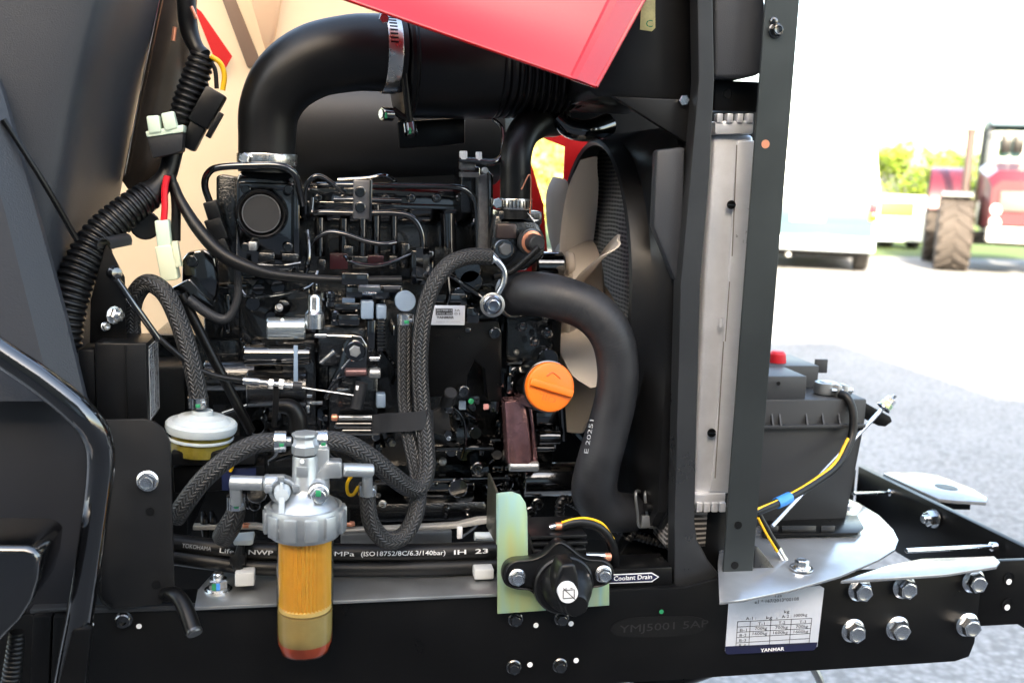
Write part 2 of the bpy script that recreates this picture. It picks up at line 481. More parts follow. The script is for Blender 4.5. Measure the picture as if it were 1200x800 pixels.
def text(name, s, org, xd, yd, h, m, parent, width=None, ext=0.0001, bold=0.0):
    """flat lettering: org = left end of the base line, h = capital height, width = wanted length"""
    cu = bpy.data.curves.new(name, 'FONT'); cu.body = s; cu.size = 1.0; cu.resolution_u = 2
    cu.offset = bold
    to = bpy.data.objects.new(name, cu); COL.objects.link(to)
    bpy.context.view_layer.update()
    dg = bpy.context.evaluated_depsgraph_get()
    me = bpy.data.meshes.new_from_object(to.evaluated_get(dg))
    COL.objects.unlink(to); bpy.data.objects.remove(to); bpy.data.curves.remove(cu)
    me.name = name
    if not me.vertices: return None
    xs = [v.co.x for v in me.vertices]; x0 = min(xs); wd = max(xs)-x0
    ky = h/0.69; kx = (width/wd) if width else ky
    base = WL[parent.name]
    xd = xd.normalized(); yd = (yd - xd*yd.dot(xd)).normalized()
    for v in me.vertices:
        v.co = org + xd*((v.co.x-x0)*kx) + yd*(v.co.y*ky) - base
    me.materials.clear(); me.materials.append(m)
    o = bpy.data.objects.new(name, me); COL.objects.link(o); o.parent = parent; WL[o.name] = base
    return o
def ptext(name, s, x0, y0, x1, y1, yd, hpx, m, parent, bold=0.0):
    """lettering between two photo points on an upright plane at depth yd"""
    a, b = P(x0, y0, yd), P(x1, y1, yd)
    return text(name, s, a, b-a, Z, hpx*S(x0, y0, yd), m, parent, (b-a).length, bold=bold)
# ================================================================ the yard
def paving_mat():
    m = mat('light_grey_concrete_paving', (0.26, 0.262, 0.268), 0.8)
    N, L, b = nodes(m)
    tc = N.new('ShaderNodeTexCoord')
    v = N.new('ShaderNodeTexVoronoi'); v.feature = 'F1'; v.inputs['Scale'].default_value = 45.0
    n = N.new('ShaderNodeTexNoise'); n.inputs['Scale'].default_value = 26.0; n.inputs['Detail'].default_value = 8.0; n.inputs['Roughness'].default_value = 0.8
    n2 = N.new('ShaderNodeTexNoise'); n2.inputs['Scale'].default_value = 0.7; n2.inputs['Detail'].default_value = 4.0
    for k in (v, n, n2): L.new(tc.outputs['Object'], k.inputs['Vector'])
    r = N.new('ShaderNodeValToRGB'); e = r.color_ramp.elements
    e[0].position = 0.34; e[0].color = (0.215, 0.213, 0.212, 1); e[1].position = 0.70; e[1].color = (0.325, 0.324, 0.324, 1)
    L.new(n.outputs['Fac'], r.inputs['Fac'])
    mr = N.new('ShaderNodeMapRange'); mr.inputs['From Max'].default_value = 0.8; mr.inputs['To Min'].default_value = 1.15; mr.inputs['To Max'].default_value = 0.6
    L.new(v.outputs['Distance'], mr.inputs['Value'])
    mr2 = N.new('ShaderNodeMapRange'); mr2.inputs['From Min'].default_value = 0.3; mr2.inputs['From Max'].default_value = 0.7; mr2.inputs['To Min'].default_value = 0.78; mr2.inputs['To Max'].default_value = 1.14
    L.new(n2.outputs['Fac'], mr2.inputs['Value'])
    f = mth(N, L, 'MULTIPLY', mr.outputs[0], mr2.outputs[0])
    mx = N.new('ShaderNodeMix'); mx.data_type = 'RGBA'; mx.blend_type = 'MULTIPLY'; mx.inputs[0].default_value = 1.0
    L.new(r.outputs['Color'], mx.inputs[6])
    cc = N.new('ShaderNodeCombineColor')
    for i in range(3): L.new(f, cc.inputs[i])
    L.new(cc.outputs[0], mx.inputs[7]); L.new(mx.outputs[2], b.inputs['Base Color'])
    bp = N.new('ShaderNodeBump'); bp.inputs['Strength'].default_value = 0.6; bp.inputs['Distance'].default_value = 0.01
    L.new(n.outputs['Fac'], bp.inputs['Height']); L.new(bp.outputs['Normal'], b.inputs['Normal'])
    return m
PAVE = paving_mat()
g = MB(); g.grid([[V((-500, -300, 0)), V((500, -300, 0))], [V((-500, 900, 0)), V((500, 900, 0))]])
obj('ground', g, PAVE, kind='structure')
DARKGND = mat('added_dark_tarmac', (0.045, 0.045, 0.047), 0.85, bump=0.4, bscale=120, var=0.25, vscale=3)
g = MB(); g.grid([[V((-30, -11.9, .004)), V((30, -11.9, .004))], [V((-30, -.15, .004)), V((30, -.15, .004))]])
obj('added_dark_strip', g, DARKGND, kind='structure')  # added dark strip out of view; keeps gloss black reflections dark
GRASSM = mat('mown_grass', (0.05, 0.085, 0.010), 0.9, var=0.35, vscale=3)
g1, g2 = PZ(1040, 303, 0.004), PZ(1040, 296, 0.004)
yg0, yg1 = g1.y, g1.y+9.0
g = MB(); g.grid([[V((-60, yg0, .004)), V((60, yg0+1, .004))], [V((-60, yg1+40, .004)), V((60, yg1+40, .004))]])
obj('lawn', g, GRASSM, kind='structure')

# ---- the hall behind the photographer: its roof line throws the shade that lies over the tractor
YB = -12.0
def back(px, py):
    G = PZ(px, py, 0.0); t = (YB-G.y)/sdir.y
    return G+sdir*t
a1, a2, a3 = back(985, 405), back(1135, 474), back(1240, 480)
WALLM = mat('grey_brown_cladding', (0.09, 0.085, 0.08), 0.85, bump=0.2, bscale=40, var=0.05, vscale=1.2)
ROOFM = mat('grey_roof_sheet', (0.16, 0.165, 0.17), 0.5)
hall = thing('farm_hall', 'grey-brown clad hall with stepped roof behind the photographer', 'building', V((0, YB, 0)))
prof = [V((-22, YB, 0)), V((a3.x+9, YB, 0)), V((a3.x+9, YB, a3.z)), a2, a1, V((a1.x-1.5, YB, a1.z)), V((-22, YB, a1.z))]
m_ = MB(); m_.prism(prof, -Y*14); obj('wall', m_, WALLM, hall)
m_ = MB()
for q0, q1 in ((prof[2], prof[3]), (prof[3], prof[4]), (prof[4], prof[6])):
    m_.prism([q0-Z*.02, q1-Z*.02, q1+Z*.10, q0+Z*.10], -Y*14.2)
obj('roof', m_, ROOFM, hall)
DOORM = mat('grey_sliding_door', (0.22, 0.24, 0.26), 0.5)
for xx in (-14, -5.5, 3.0):
    m_ = MB(); m_.box(V((xx, YB+.04, 2.0)), 1.9, .04, 2.0, None, .02); obj('sliding_door', m_, DOORM, hall)

# ---- shrubs
def leaf_mat(name, c1, c2):
    m = mat(name, c1, 0.6); N, L, b = nodes(m)
    oi = N.new('ShaderNodeTexCoord'); n = N.new('ShaderNodeTexNoise'); n.inputs['Scale'].default_value = 1.6; n.inputs['Detail'].default_value = 5
    L.new(oi.outputs['Object'], n.inputs['Vector'])
    r = N.new('ShaderNodeValToRGB'); r.color_ramp.elements[0].position = .35; r.color_ramp.elements[1].position = .65
    r.color_ramp.elements[0].color = (*c1, 1); r.color_ramp.elements[1].color = (*c2, 1)
    L.new(n.outputs['Fac'], r.inputs['Fac']); L.new(r.outputs['Color'], b.inputs['Base Color'])
    t = N.new('ShaderNodeBsdfTranslucent'); L.new(r.outputs['Color'], t.inputs[0])
    mx = N.new('ShaderNodeMixShader'); mx.inputs[0].default_value = 0.35
    L.new(b.outputs[0], mx.inputs[1]); L.new(t.outputs[0], mx.inputs[2]); L.new(mx.outputs[0], N['Material Output'].inputs[0])
    return m
LEAF = leaf_mat('yellow_green_leaves', (0.07, 0.13, 0.012), (0.20, 0.26, 0.03))
LEAF2 = leaf_mat('glow_paled_leaves', (0.46, 0.42, 0.10), (0.62, 0.58, 0.22))  # leaf colour paled to carry the bright yellow glow
BARK = mat('brown_bark', (0.10, 0.07, 0.045), 0.9)
def bush(name, c, rx, ry, rz, n, leaf, m, label, cat='shrub', group=None, trunk=0.0):
    rnd = random.Random(int(abs(c.x*31+c.y*17)*10)+n)
    t = thing(name, label, cat, c, group)
    f = MB()
    cl = [(rnd.uniform(-.75, .75)*rx, rnd.uniform(-.75, .75)*ry, trunk+rz*(1+rnd.uniform(-.65, .75)), rnd.uniform(.25, .5)) for _ in range(22)]
    for i in range(n):
        q = cl[i % len(cl)]
        d = V((rnd.gauss(0, 1), rnd.gauss(0, 1), rnd.gauss(0, 1))).normalized()*(rnd.random()**0.4)
        p = c+V((q[0]+d.x*q[3]*rx, q[1]+d.y*q[3]*ry, max(0.05, q[2]+d.z*q[3]*rz)))
        u = V((rnd.uniform(-1, 1), rnd.uniform(-1, 1), rnd.uniform(-1, 1))).normalized()
        v = u.orthogonal().normalized()*leaf*rnd.uniform(.6, 1.2); u = u*leaf*rnd.uniform(.6, 1.2)*1.6
        f.add([p-u, p+v*.6, p+u, p-v*.6], [[0, 1, 2, 3]])
    obj('crown', f, m, t)
    s = MB()
    s.tube([c, c+V((.05, 0, (trunk+rz)*.6)), c+V((-.05, .05, trunk+rz*1.3))], [.09, .06, .03], 8)
    for k in range(5):
        a = k*1.3
        s.tube([c+Z*(trunk+rz)*.3, c+V((math.cos(a)*rx*.4, math.sin(a)*ry*.4, trunk+rz*.9)), c+V((math.cos(a)*rx*.65, math.sin(a)*ry*.65, trunk+rz*1.4))], [.04, .03, .012], 6)
    obj('trunk', s, BARK, t)
    return t
by = 24.0
c = P(1062, 250, by); c.z = 0
bush('round_shrub', c, 1.25, 1.2, 1.42, 3600, 0.075, LEAF, 'bright yellow-green shrub between the pale van and the parked tractor')
c = P(1120, 250, by+7); c.z = 0
bush('round_shrub', c, 1.5, 1.4, 1.45, 1800, 0.085, LEAF, 'pale green shrub behind the parked tractor cab')
c = P(930, 250, by+9); c.z = 0
bush('round_shrub', c, 1.8, 1.5, 1.45, 1800, 0.085, LEAF2, 'sunlit shrub just above the roof of the pale van')
c = P(655, 250, 17.0); c.z = 0
bush('tall_shrub', c, 1.3, 1.2, 1.7, 9000, 0.075, LEAF2, 'added yellow shrub standing in for the glow in the gap behind the engine')  # added shrub; its pale leaves supply the yellow glow in the gap
c = P(275, 250, 15.0); c.z = 0
bush('tall_shrub', c, 1.5, 1.2, 1.8, 2600, 0.07, LEAF, 'green shrub glimpsed past the open far side of the engine bay')

# ---- pale van, rear towards us
q = PZ(1000, 321, 0); yv = q.y
VANW = mat('white_van_paint', (0.50, 0.56, 0.60), 0.3, coat=0.5)
VANB = mat('light_blue_van_paint', (0.030, 0.062, 0.076), 0.3, coat=0.5)
TYRE = mat('tyre_rubber', (0.035, 0.032, 0.03), 0.85, bump=0.3, bscale=60)
RIMM = mat('grey_wheel_rim', (0.45, 0.45, 0.45), 0.35, metal=0.6)
LAMPR = mat('red_lamp_lens', (0.6, 0.02, 0.03), 0.25)
LAMPO = mat('amber_lamp_lens', (0.85, 0.32, 0.01), 0.25)
xr_ = P(1028, 250, yv).x; zt_ = P(985, 166, yv).z
van = thing('parked_van', 'pale blue and white van parked with its rear towards us', 'van', V((xr_, yv, 0)))
W2 = 0.95; cx = xr_-W2
def van_sec(y, z0, z1, w0, w1):
    return [V((cx-w0, y, z0)), V((cx+w0, y, z0)), V((cx+w0, y, (z0+z1)*.55)), V((cx+w1, y, z1-.12)), V((cx+w1-.14, y, z1)), V((cx-w1+.14, y, z1)), V((cx-w1, y, z1-.12)), V((cx-w0, y, (z0+z1)*.55))]
def loft(secs, m):
    n = len(secs[0]); b = MB(); vv = [p for s_ in secs for p in s_]
    ff = [[j*n+i, j*n+(i+1) % n, (j+1)*n+(i+1) % n, (j+1)*n+i] for j in range(len(secs)-1) for i in range(n)]
    ff += [list(range(n))[::-1], [(len(secs)-1)*n+i for i in range(n)]]
    return b.add(vv, ff)
zb = 0.95
b_ = loft([van_sec(yv, .36, zt_-.02, W2, W2-.09), van_sec(yv+.12, .32, zt_, W2, W2-.08), van_sec(yv+3.3, .32, zt_, W2, W2-.08), van_sec(yv+4.2, .32, 1.15, W2, W2-.1), van_sec(yv+4.9, .36, 1.0, W2-.08, W2-.2)], None)
obj('body', b_, VANW, van)
m_ = MB(); m_.prism([V((cx-W2+.04, yv-.015, .52)), V((cx+W2-.04, yv-.015, .52)), V((cx+W2-.04, yv-.015, 1.12)), V((cx-W2+.04, yv-.015, 1.12))], Y*.03, .01); obj('tailgate', m_, VANB, van)
m_ = MB(); m_.prism([V((cx-W2+.12, yv-.012, 1.2)), V((cx+W2-.12, yv-.012, 1.2)), V((cx+W2-.2, yv+.0, zt_-.2)), V((cx-W2+.2, yv+.0, zt_-.2))], Y*.03, .01); obj('rear_window', m_, mat('pale_reflecting_glass', (0.55, 0.62, 0.66), 0.08, coat=1.0), van)
m_ = MB(); m_.box(V((cx, yv-.06, .46)), W2, .09, .11, None, .03); obj('bumper', m_, VANW, van)
m_ = MB(); m_.box(V((cx-.1, yv-.03, .86)), .26, .008, .06, None, .004); obj('number_plate', m_, WHITE, van)
for sx in (-1, 1):
    m_ = MB(); m_.box(V((cx+sx*(W2-.06), yv-.02, 1.0)), .06, .03, .16, None, .015); o_ = obj('tail_light', m_, LAMPR, van)
    m_ = MB(); m_.box(V((cx+sx*(W2-.06), yv-.03, .90)), .055, .03, .05, None, .01); obj('indicator', m_, LAMPO, o_)
    for yy in (yv+.75, yv+4.0):
        m_ = MB(); wc = V((cx+sx*(W2-.12), yy, .33)); m_.lathe(wc-X*.11, X, [(.2, 0), (.30, .0), (.33, .03), (.33, .19), (.30, .22), (.2, .22)], 28); o_ = obj('wheel', m_, TYRE, van)
        m_ = MB(); m_.lathe(wc-X*.10, X, [(.03, 0.02), (.2, .0), (.2, .20), (.03, .18)], 20); obj('rim', m_, RIMM, o_)
m_ = MB(); m_.box(V((cx, yv+2.3, .28)), .75, 2.0, .06); obj('underbody', m_, DARK, van)
m_ = MB(); m_.tube([V((cx-.35, yv+.5, .26)), V((cx-.35, yv-.02, .25))], .035, 10); obj('exhaust_pipe', m_, ZINCM, van)

van.rotation_euler = (0, 0, R(-24))
# ---- white trailer behind the van
yt = yv+6.5
tl, tr_ = P(1024, 260, yt), P(1094, 260, yt); zt2 = P(1060, 229, yt).z; zb2 = P(1060, 283, yt).z
trl = thing('box_trailer', 'white box trailer with a cream panel beside the pale van', 'trailer', V(((tl.x+tr_.x)/2, yt, 0)))
m_ = MB(); m_.box(V(((tl.x+tr_.x)/2, yt+1.2, (zt2+zb2)/2)), (tr_.x-tl.x)/2, 1.2, (zt2-zb2)/2, None, .03); obj('body', m_, VANW, trl)
pa, pb = P(1030, 253, yt), P(1072, 237, yt)
m_ = MB(); m_.box(V(((pa.x+pb.x)/2, yt-.01, (pa.z+pb.z)/2)), (pb.x-pa.x)/2, .02, (pb.z-pa.z)/2, None, .01); obj('panel', m_, mat('cream_panel_paint', (0.16, 0.14, 0.03), 0.5), trl)
for px_ in (1046, 1078):
    q = P(px_, 284, yt+.3); m_ = MB(); m_.lathe(V((q.x-.09, yt+.6, .26)), X, [(.1, 0), (.24, 0), (.26, .03), (.26, .15), (.24, .18), (.1, .18)], 20); o_ = obj('wheel', m_, TYRE, trl)
    m_ = MB(); m_.lathe(V((q.x-.08, yt+.6, .26)), X, [(.02, 0), (.13, 0), (.13, .16), (.02, .16)], 14); obj('rim', m_, RIMM, o_)

# ---- the other tractor, nose towards us
q = PZ(1118, 317, 0); ytr = q.y; k = S(1118, 290, ytr)
wc = P(1118, 276, ytr); rw = 42*k
tr = thing('parked_tractor', 'large red tractor parked nose towards us, fat treaded front tyre nearest the van', 'tractor', V((q.x, ytr, 0)))
BROWN = mat('dusty_tyre_rubber', (0.036, 0.029, 0.025), 0.9, var=0.2, vscale=6)
def wheel(c, r, wd, nl, par):
    b = MB(); b.lathe(c-X*wd/2, X, [(r*.58, .02), (r*.85, 0), (r*.95, wd*.12), (r*.95, wd*.88), (r*.85, wd), (r*.58, wd-.02)], 40)
    o = obj('wheel', b, BROWN, par)
    b = MB()
    for i in range(nl):
        for sx in (-1, 1):
            a = 2*math.pi*(i+(0.5 if sx > 0 else 0))/nl
            pts = []
            for tt in (0, 1):
                aa = a+tt*0.32
                xx = sx*(wd*.5*(1-tt)+0.01*tt)
                pts.append((aa, xx))
            def pt(aa, xx, rr): return c+V((xx, -math.cos(aa)*rr, math.sin(aa)*rr))
            da = .07
            A = [pt(pts[0][0]-da, pts[0][1], r), pt(pts[0][0]+da, pts[0][1], r), pt(pts[1][0]+da, pts[1][1], r), pt(pts[1][0]-da, pts[1][1], r)]
            B = [pt(pts[0][0]-da*1.3, pts[0][1], r*.92), pt(pts[0][0]+da*1.3, pts[0][1], r*.92), pt(pts[1][0]+da*1.3, pts[1][1], r*.92), pt(pts[1][0]-da*1.3, pts[1][1], r*.92)]
            b.add(A+B, [[0, 1, 2, 3], [4, 5, 1, 0], [5, 6, 2, 1], [6, 7, 3, 2], [7, 4, 0, 3]])
    obj('tread_lugs', b, BROWN, o, kind='stuff')
    b = MB(); b.lathe(c-X*wd*.42, X, [(.04, .08), (r*.3, .06), (r*.56, 0), (r*.58, wd*.84), (r*.3, wd*.7), (.04, wd*.7)], 24); obj('rim', b, RIMM, o)
half = (P(1200, 260, ytr).x-wc.x)*.66
cxT = wc.x+half
TRED = mat('faded_red_tractor_paint', (0.060, 0.006, 0.011), 0.35, coat=0.3)
for sx in (-1, 1):
    wheel(V((cxT+sx*half, ytr, rw)), rw, 37*k, 16, tr)
    wheel(V((cxT+sx*(half+.16), ytr+2.3, rw*1.38)), rw*1.38, .5, 20, tr)
    m_ = MB(); cc_ = V((cxT+sx*half, ytr, rw))
    pr_ = []
    for i in range(9):
        a = R(70+95*i/8); pr_.append([cc_+V((-.24, -math.cos(a)*rw*1.13, math.sin(a)*rw*1.13)), cc_+V((.24, -math.cos(a)*rw*1.13, math.sin(a)*rw*1.13))])
    m_.grid(pr_, Z*.03); obj('mudguard', m_, mat('pale_grey_mudguard', (.2, .2, .2), .5) if sx < 0 else bpy.data.materials['pale_grey_mudguard'], tr)
    m_ = MB(); pr_ = []
    c2 = V((cxT+sx*(half+.1), ytr+2.3, rw*1.38))
    for i in range(9):
        a = R(10+150*i/8); pr_.append([c2+V((-.3, -math.cos(a)*rw*1.5, math.sin(a)*rw*1.5)), c2+V((.3, -math.cos(a)*rw*1.5, math.sin(a)*rw*1.5))])
    m_.grid(pr_, Z*.03); obj('fender', m_, TRED, tr)
zh = P(1190, 196, ytr).z; zh0 = P(1190, 262, ytr).z
hw = 34*k
m_ = loft([[V((cxT-hw*f_, y_, z0_)), V((cxT+hw*f_, y_, z0_)), V((cxT+hw*f_, y_, z1_-.12)), V((cxT+hw*f_*.7, y_, z1_)), V((cxT-hw*f_*.7, y_, z1_)), V((cxT-hw*f_, y_, z1_-.12))] for f_, y_, z0_, z1_ in ((.8, ytr-.75, zh0, zh-.25), (.95, ytr-.6, zh0-.05, zh-.08), (1, ytr+.2, zh0-.05, zh), (1, ytr+1.1, zh0-.05, zh+.1))], None)
obj('hood', m_, TRED, tr)
m_ = MB(); m_.box(V((cxT, ytr-.77, (zh0+zh)/2-.1)), hw*.55, .03, .16, None, .02); o_ = obj('grille', m_, mat('grey_grille', (.06, .055, .05), .6), tr)
for sx in (-1, 1):
    for zz in (.03, .24):
        m_ = MB(); m_.lathe(V((cxT+sx*hw*.62, ytr-.76, zh0+zz)), -Y, [(.001, .05), (.07, .04), (.09, 0), (.09, -.1)][::-1], 16); obj('headlight', m_, mat('clear_lamp', (.8, .8, .78), .15) if 'clear_lamp' not in bpy.data.materials else bpy.data.materials['clear_lamp'], tr)
m_ = MB(); m_.box(V((cxT, ytr, rw*.95)), half-.15, .12, .11, None, .03); m_.box(V((cxT, ytr+1.0, rw*1.25)), .28, 1.6, .28, None, .04); obj('chassis', m_, DARK, tr)
m_ = MB(); m_.box(V((cxT, ytr-.72, rw*1.1)), .42, .18, .12, None, .03); obj('front_weight', m_, mat('pale_front_weight', (.55, .52, .48), .6), tr)
wq = P(1134, 200, ytr+.55); zt3 = P(1134, 151, ytr+.55).z; rt_ = WL[tr.name]; xe = rt_+Matrix.Rotation(R(31), 3, 'Z') @ (wq-rt_)
m_ = MB(); m_.tube([V((xe.x, xe.y, zh0)), V((xe.x, xe.y, zt3-.12)), V((xe.x, xe.y, zt3))], [.075, .07, .09], 14, spline=False); obj('exhaust_stack', m_, mat('brown_grey_exhaust', (.07, .05, .045), .5, metal=.4), tr)
# cab
zc0, zc1 = P(1190, 232, ytr+1.5).z, P(1190, 150, ytr+1.5).z
xc0 = P(1147, 200, ytr+1.3).x; cw = cxT-xc0
CABM = mat('cab_frame_grey', (.05, .055, .06), .5)
for sx in (-1, 1):
    for y0, y1 in ((ytr+1.15, ytr+1.45), (ytr+2.9, ytr+2.75)):
        cab = MB(); cab.tube([V((cxT+sx*cw*1.0, y0, zc0-.3)), V((cxT+sx*cw*.92, y1, zc1))], .045, 8); obj('cab_pillar', cab, CABM, tr)
m_ = MB(); m_.prism([V((cxT-cw*.97, ytr+1.17, zc0-.2)), V((cxT+cw*.97, ytr+1.17, zc0-.2)), V((cxT+cw*.9, ytr+1.45, zc1)), V((cxT-cw*.9, ytr+1.45, zc1))], Y*.02); obj('windscreen', m_, GLASS, tr)
for sx in (-1, 1):
    m_ = MB(); m_.prism([V((cxT+sx*cw*.98, ytr+1.2, zc0-.2)), V((cxT+sx*cw*.98, ytr+2.85, zc0-.2)), V((cxT+sx*cw*.91, ytr+2.75, zc1)), V((cxT+sx*cw*.91, ytr+1.45, zc1))], X*.015); obj('side_window', m_, GLASS, tr)
    m_ = MB(); m_.box(V((cxT+sx*(cw+.28), ytr+1.2, zc1-.35)), .09, .03, .16, None, .02); m_.tube([V((cxT+sx*cw, ytr+1.3, zc1-.2)), V((cxT+sx*(cw+.28), ytr+1.2, zc1-.2))], .015, 6); obj('wing_mirror', m_, DARK, tr)
m_ = MB(); m_.box(V((cxT, ytr+2.05, zc1+.06)), cw*1.02, .85, .09, None, .05); obj('cab_roof', m_, mat('pale_blue_roof', (.10, .15, .18), .4), tr)
m_ = MB(); m_.box(V((cxT, ytr+2.4, zc0-.05)), .28, .06, .38, None, .05); m_.box(V((cxT, ytr+2.15, zc0-.4)), .28, .26, .07, None, .04); obj('seat', m_, DARK, tr)
m_ = MB(); m_.box(V((cxT, ytr+2.0, zc0-.45)), cw*.95, .85, .12, None, .03); obj('cab_floor', m_, DARK, tr)
tr.rotation_euler = (0, 0, R(-31))
# ================================================================ tractor frame
ZT, ZB = 0.791, 0.667
rail = thing('frame_rail', 'long black steel frame rail running along the bottom of the engine bay', 'frame rail', V((0.2, 0, ZB)))
b = MB()
b.prism([V((-.62, 0, ZB-.01)), V((.845, 0, ZB)), V((.866, 0, ZB+.006)), V((.872, 0, ZB+.026)), V((.872, 0, .803)), V((.50, 0, .803)), V((.45, 0, ZT)), V((-.62, 0, ZT))], Y*.009, .0015)
obj('web', b, SATIN, rail)
b = MB(); b.prism([V((-.62, .0092, ZB-.009)), V((.84, .0092, ZB+.001)), V((.84, .0092, ZB+.010)), V((-.62, .0092, ZB))], Y*.06, .001); obj('lower_flange', b, SATIN, rail)
b = MB(); b.prism([V((-.62, .0092, ZT-.010)), V((.44, .0092, ZT-.010)), V((.44, .0092, ZT-.001)), V((-.62, .0092, ZT-.001))], Y*.05, .001); obj('upper_flange', b, SATIN, rail)
b = MB()
q = [V((.8735, .010, .712)), V((1.02, .010, .712)), V((1.02, .010, .806)), V((.8735, .010, .806))]
b.prism(q, Y*.009, .001); obj('front_extension', b, SATIN, rail)
for hx, hy in ((1182, 677), (1180, 707)):
    p = P(hx, hy, .010); b = MB(); r_ = 7*S(hx, hy, 0)
    b.lathe(p-Y*.0012, -Y, [(r_*1.05, -.001), (r_*1.05, .0006), (r_*.85, .0002), (r_*.5, -.002)][::-1], 20); obj('hole_rim', b, DARK, rail)
    dot(rail, hx, hy+4, .0075, 3.6, DOTW, 'glint_of_daylight_hole')
for bx, by_ in ((1007, 690), (1059, 687), (1140, 680), (999, 738), (1051, 735), (1133, 731)):
    bolt(rail, bx, by_, 0, 14.5, 'flange', ZINC)
for bx, by_ in ((604, 725), (658, 724), (602, 781), (656, 779)):
    bolt(rail, bx, by_, 0, 9, 'flange', GLOSS)
bolt(rail, 145, 725, 0, 9, 'socket', GLOSS)
for dx, dy in ((628, 732), (669, 730), (621, 778), (675, 773), (107, 731), (163, 733)):
    dot(rail, dx, dy, 0, 3.2, DOTW)
dot(rail, 775, 716, 0, 2.8, DOTG)
# stamped frame number
b = MB(); ring = []
for i in range(40):
    a = 2*math.pi*i/40; ring.append((772+56*math.copysign(abs(math.cos(a))**.6, math.cos(a)), 734+12*math.copysign(abs(math.sin(a))**.8, math.sin(a))-(0.05*56*math.cos(a))))
b.prism([P(x_, y_, -.0009) for x_, y_ in ring], Y*.0006); pn = obj('stamping_pad', b, mat('worn_black_paint', (.005, .005, .0052), .42, spec=.25, bump=.25, bscale=300, dust=.002, vscale=60), rail)
ptext('stamped_number', 'YMJ5001 5AP', 726, 741, 830, 734, -.0011, 9, mat('stamped_grey', (.014, .014, .0145), .45), pn)
# type plate
pl = [(855, 697), (961, 686), (966, 689), (958, 757), (954, 761), (853, 766), (850, 763)]
b = MB(); b.ppoly(pl, -.0022, .002, .0004); plate = obj('type_plate', b, STICK, rail, label='pale printed weight plate with navy foot stripe')
b = MB(); b.ppoly([(850, 757), (958, 752), (957, 758), (953, 761.5), (853, 766.3), (850, 764)], -.0026, .0003); obj('foot_stripe', b, NAVYP, plate)
yp = -.0027
ptext('brand_lettering', 'YANMAR', 891, 763.5, 919, 761.5, yp-.0003, 4.2, WHITE, plate, bold=.02)
ptext('plate_text', 'T2a', 907, 699.5, 916, 699, yp, 4.2, INK, plate)
ptext('plate_text', 'e1 * 167/2013*00108', 884.5, 707, 936, 703, yp, 4.2, INK, plate)
ptext('plate_text', 'kg', 919, 718, 925, 717.6, yp, 3.6, INK, plate)
ptext('plate_text', 'A-1 :', 874, 726, 886, 725.3, yp, 3.6, INK, plate)
ptext('plate_text', 'kg  ,', 898, 725, 911, 724, yp, 3.6, INK, plate)
ptext('plate_text', 'A-2 : 1000kg', 916, 723.8, 946, 721.3, yp, 3.6, INK, plate)
tbl = MB()
def line(b, x0, y0, x1, y1, yd, wpx=0.55):
    a, c_ = P(x0, y0, yd), P(x1, y1, yd); k_ = S(x0, y0, yd)*wpx/2
    d = (c_-a).normalized(); nrm = d.cross(Y).normalized()*k_
    b.prism([a-nrm, c_-nrm, c_+nrm, a+nrm], Y*.0002)
for r_ in range(6):
    t = r_/5; line(tbl, 864.5-t*1.6, 728+t*31, 951.5-t*3.4, 724+t*29.5, yp)
for xx0, xx1 in ((864.5, 862.3), (879.5, 877.5), (903.5, 901.5), (927.5, 925), (951.5, 948)):
    line(tbl, xx0, 728-(xx0-864)*.046, xx1, 758-(xx0-864)*.046, yp)
obj('weight_table', tbl, INK, plate, kind='stuff')
for i, s_ in enumerate(('B-1', 'B-2', 'B-3', 'B-4')): ptext('plate_text', s_, 867-i*.4, 739.5+i*6, 875-i*.4, 739.1+i*6, yp, 3.4, INK, plate)
for j, s_ in enumerate(('T-1', 'T-2', 'T-3')): ptext('plate_text', s_, 888+j*24.3, 732-j*1.1, 896+j*24.3, 731.6-j*1.1, yp, 3.4, INK, plate)
for i, s_ in enumerate(('700kg', '1600kg')):
    for j in range(3): ptext('plate_text', s_, (884.5, 882)[i]+j*24, 737.6+i*6-j*1.1, 899+j*24, 737+i*6-j*1.1, yp, 3.6, INK, plate)
for i in range(2):
    for j in range(3): line(tbl, 0, 0, 1, 0, yp) if False else None
# drain label on the top flange strip
ds = thing('drain_channel', 'black ledge with a coolant drain label beside the battery switch', 'ledge', P(740, 690, .02))
b = MB(); b.ppoly([(690, 668), (788, 664), (788, 692), (690, 697)], .012, .05, .002); obj('ledge', b, SATIN, ds)
b = MB(); b.ppoly([(700, 673.5), (764, 670.5), (772.5, 675.5), (764, 681.5), (700, 684)], .0112, .0005); lab = obj('arrow_label', b, WHITE, ds)
b = MB(); b.ppoly([(701, 674.6), (763.5, 671.7), (770.8, 675.6), (763.5, 680.3), (701, 683)], .0107, .0003); obj('arrow_field', b, NAVYP, lab)
ptext('label_text', 'Radiator Coolant Drain', 690, 681.6, 764, 677.6, .0104, 5.6, WHITE, lab, bold=.012)

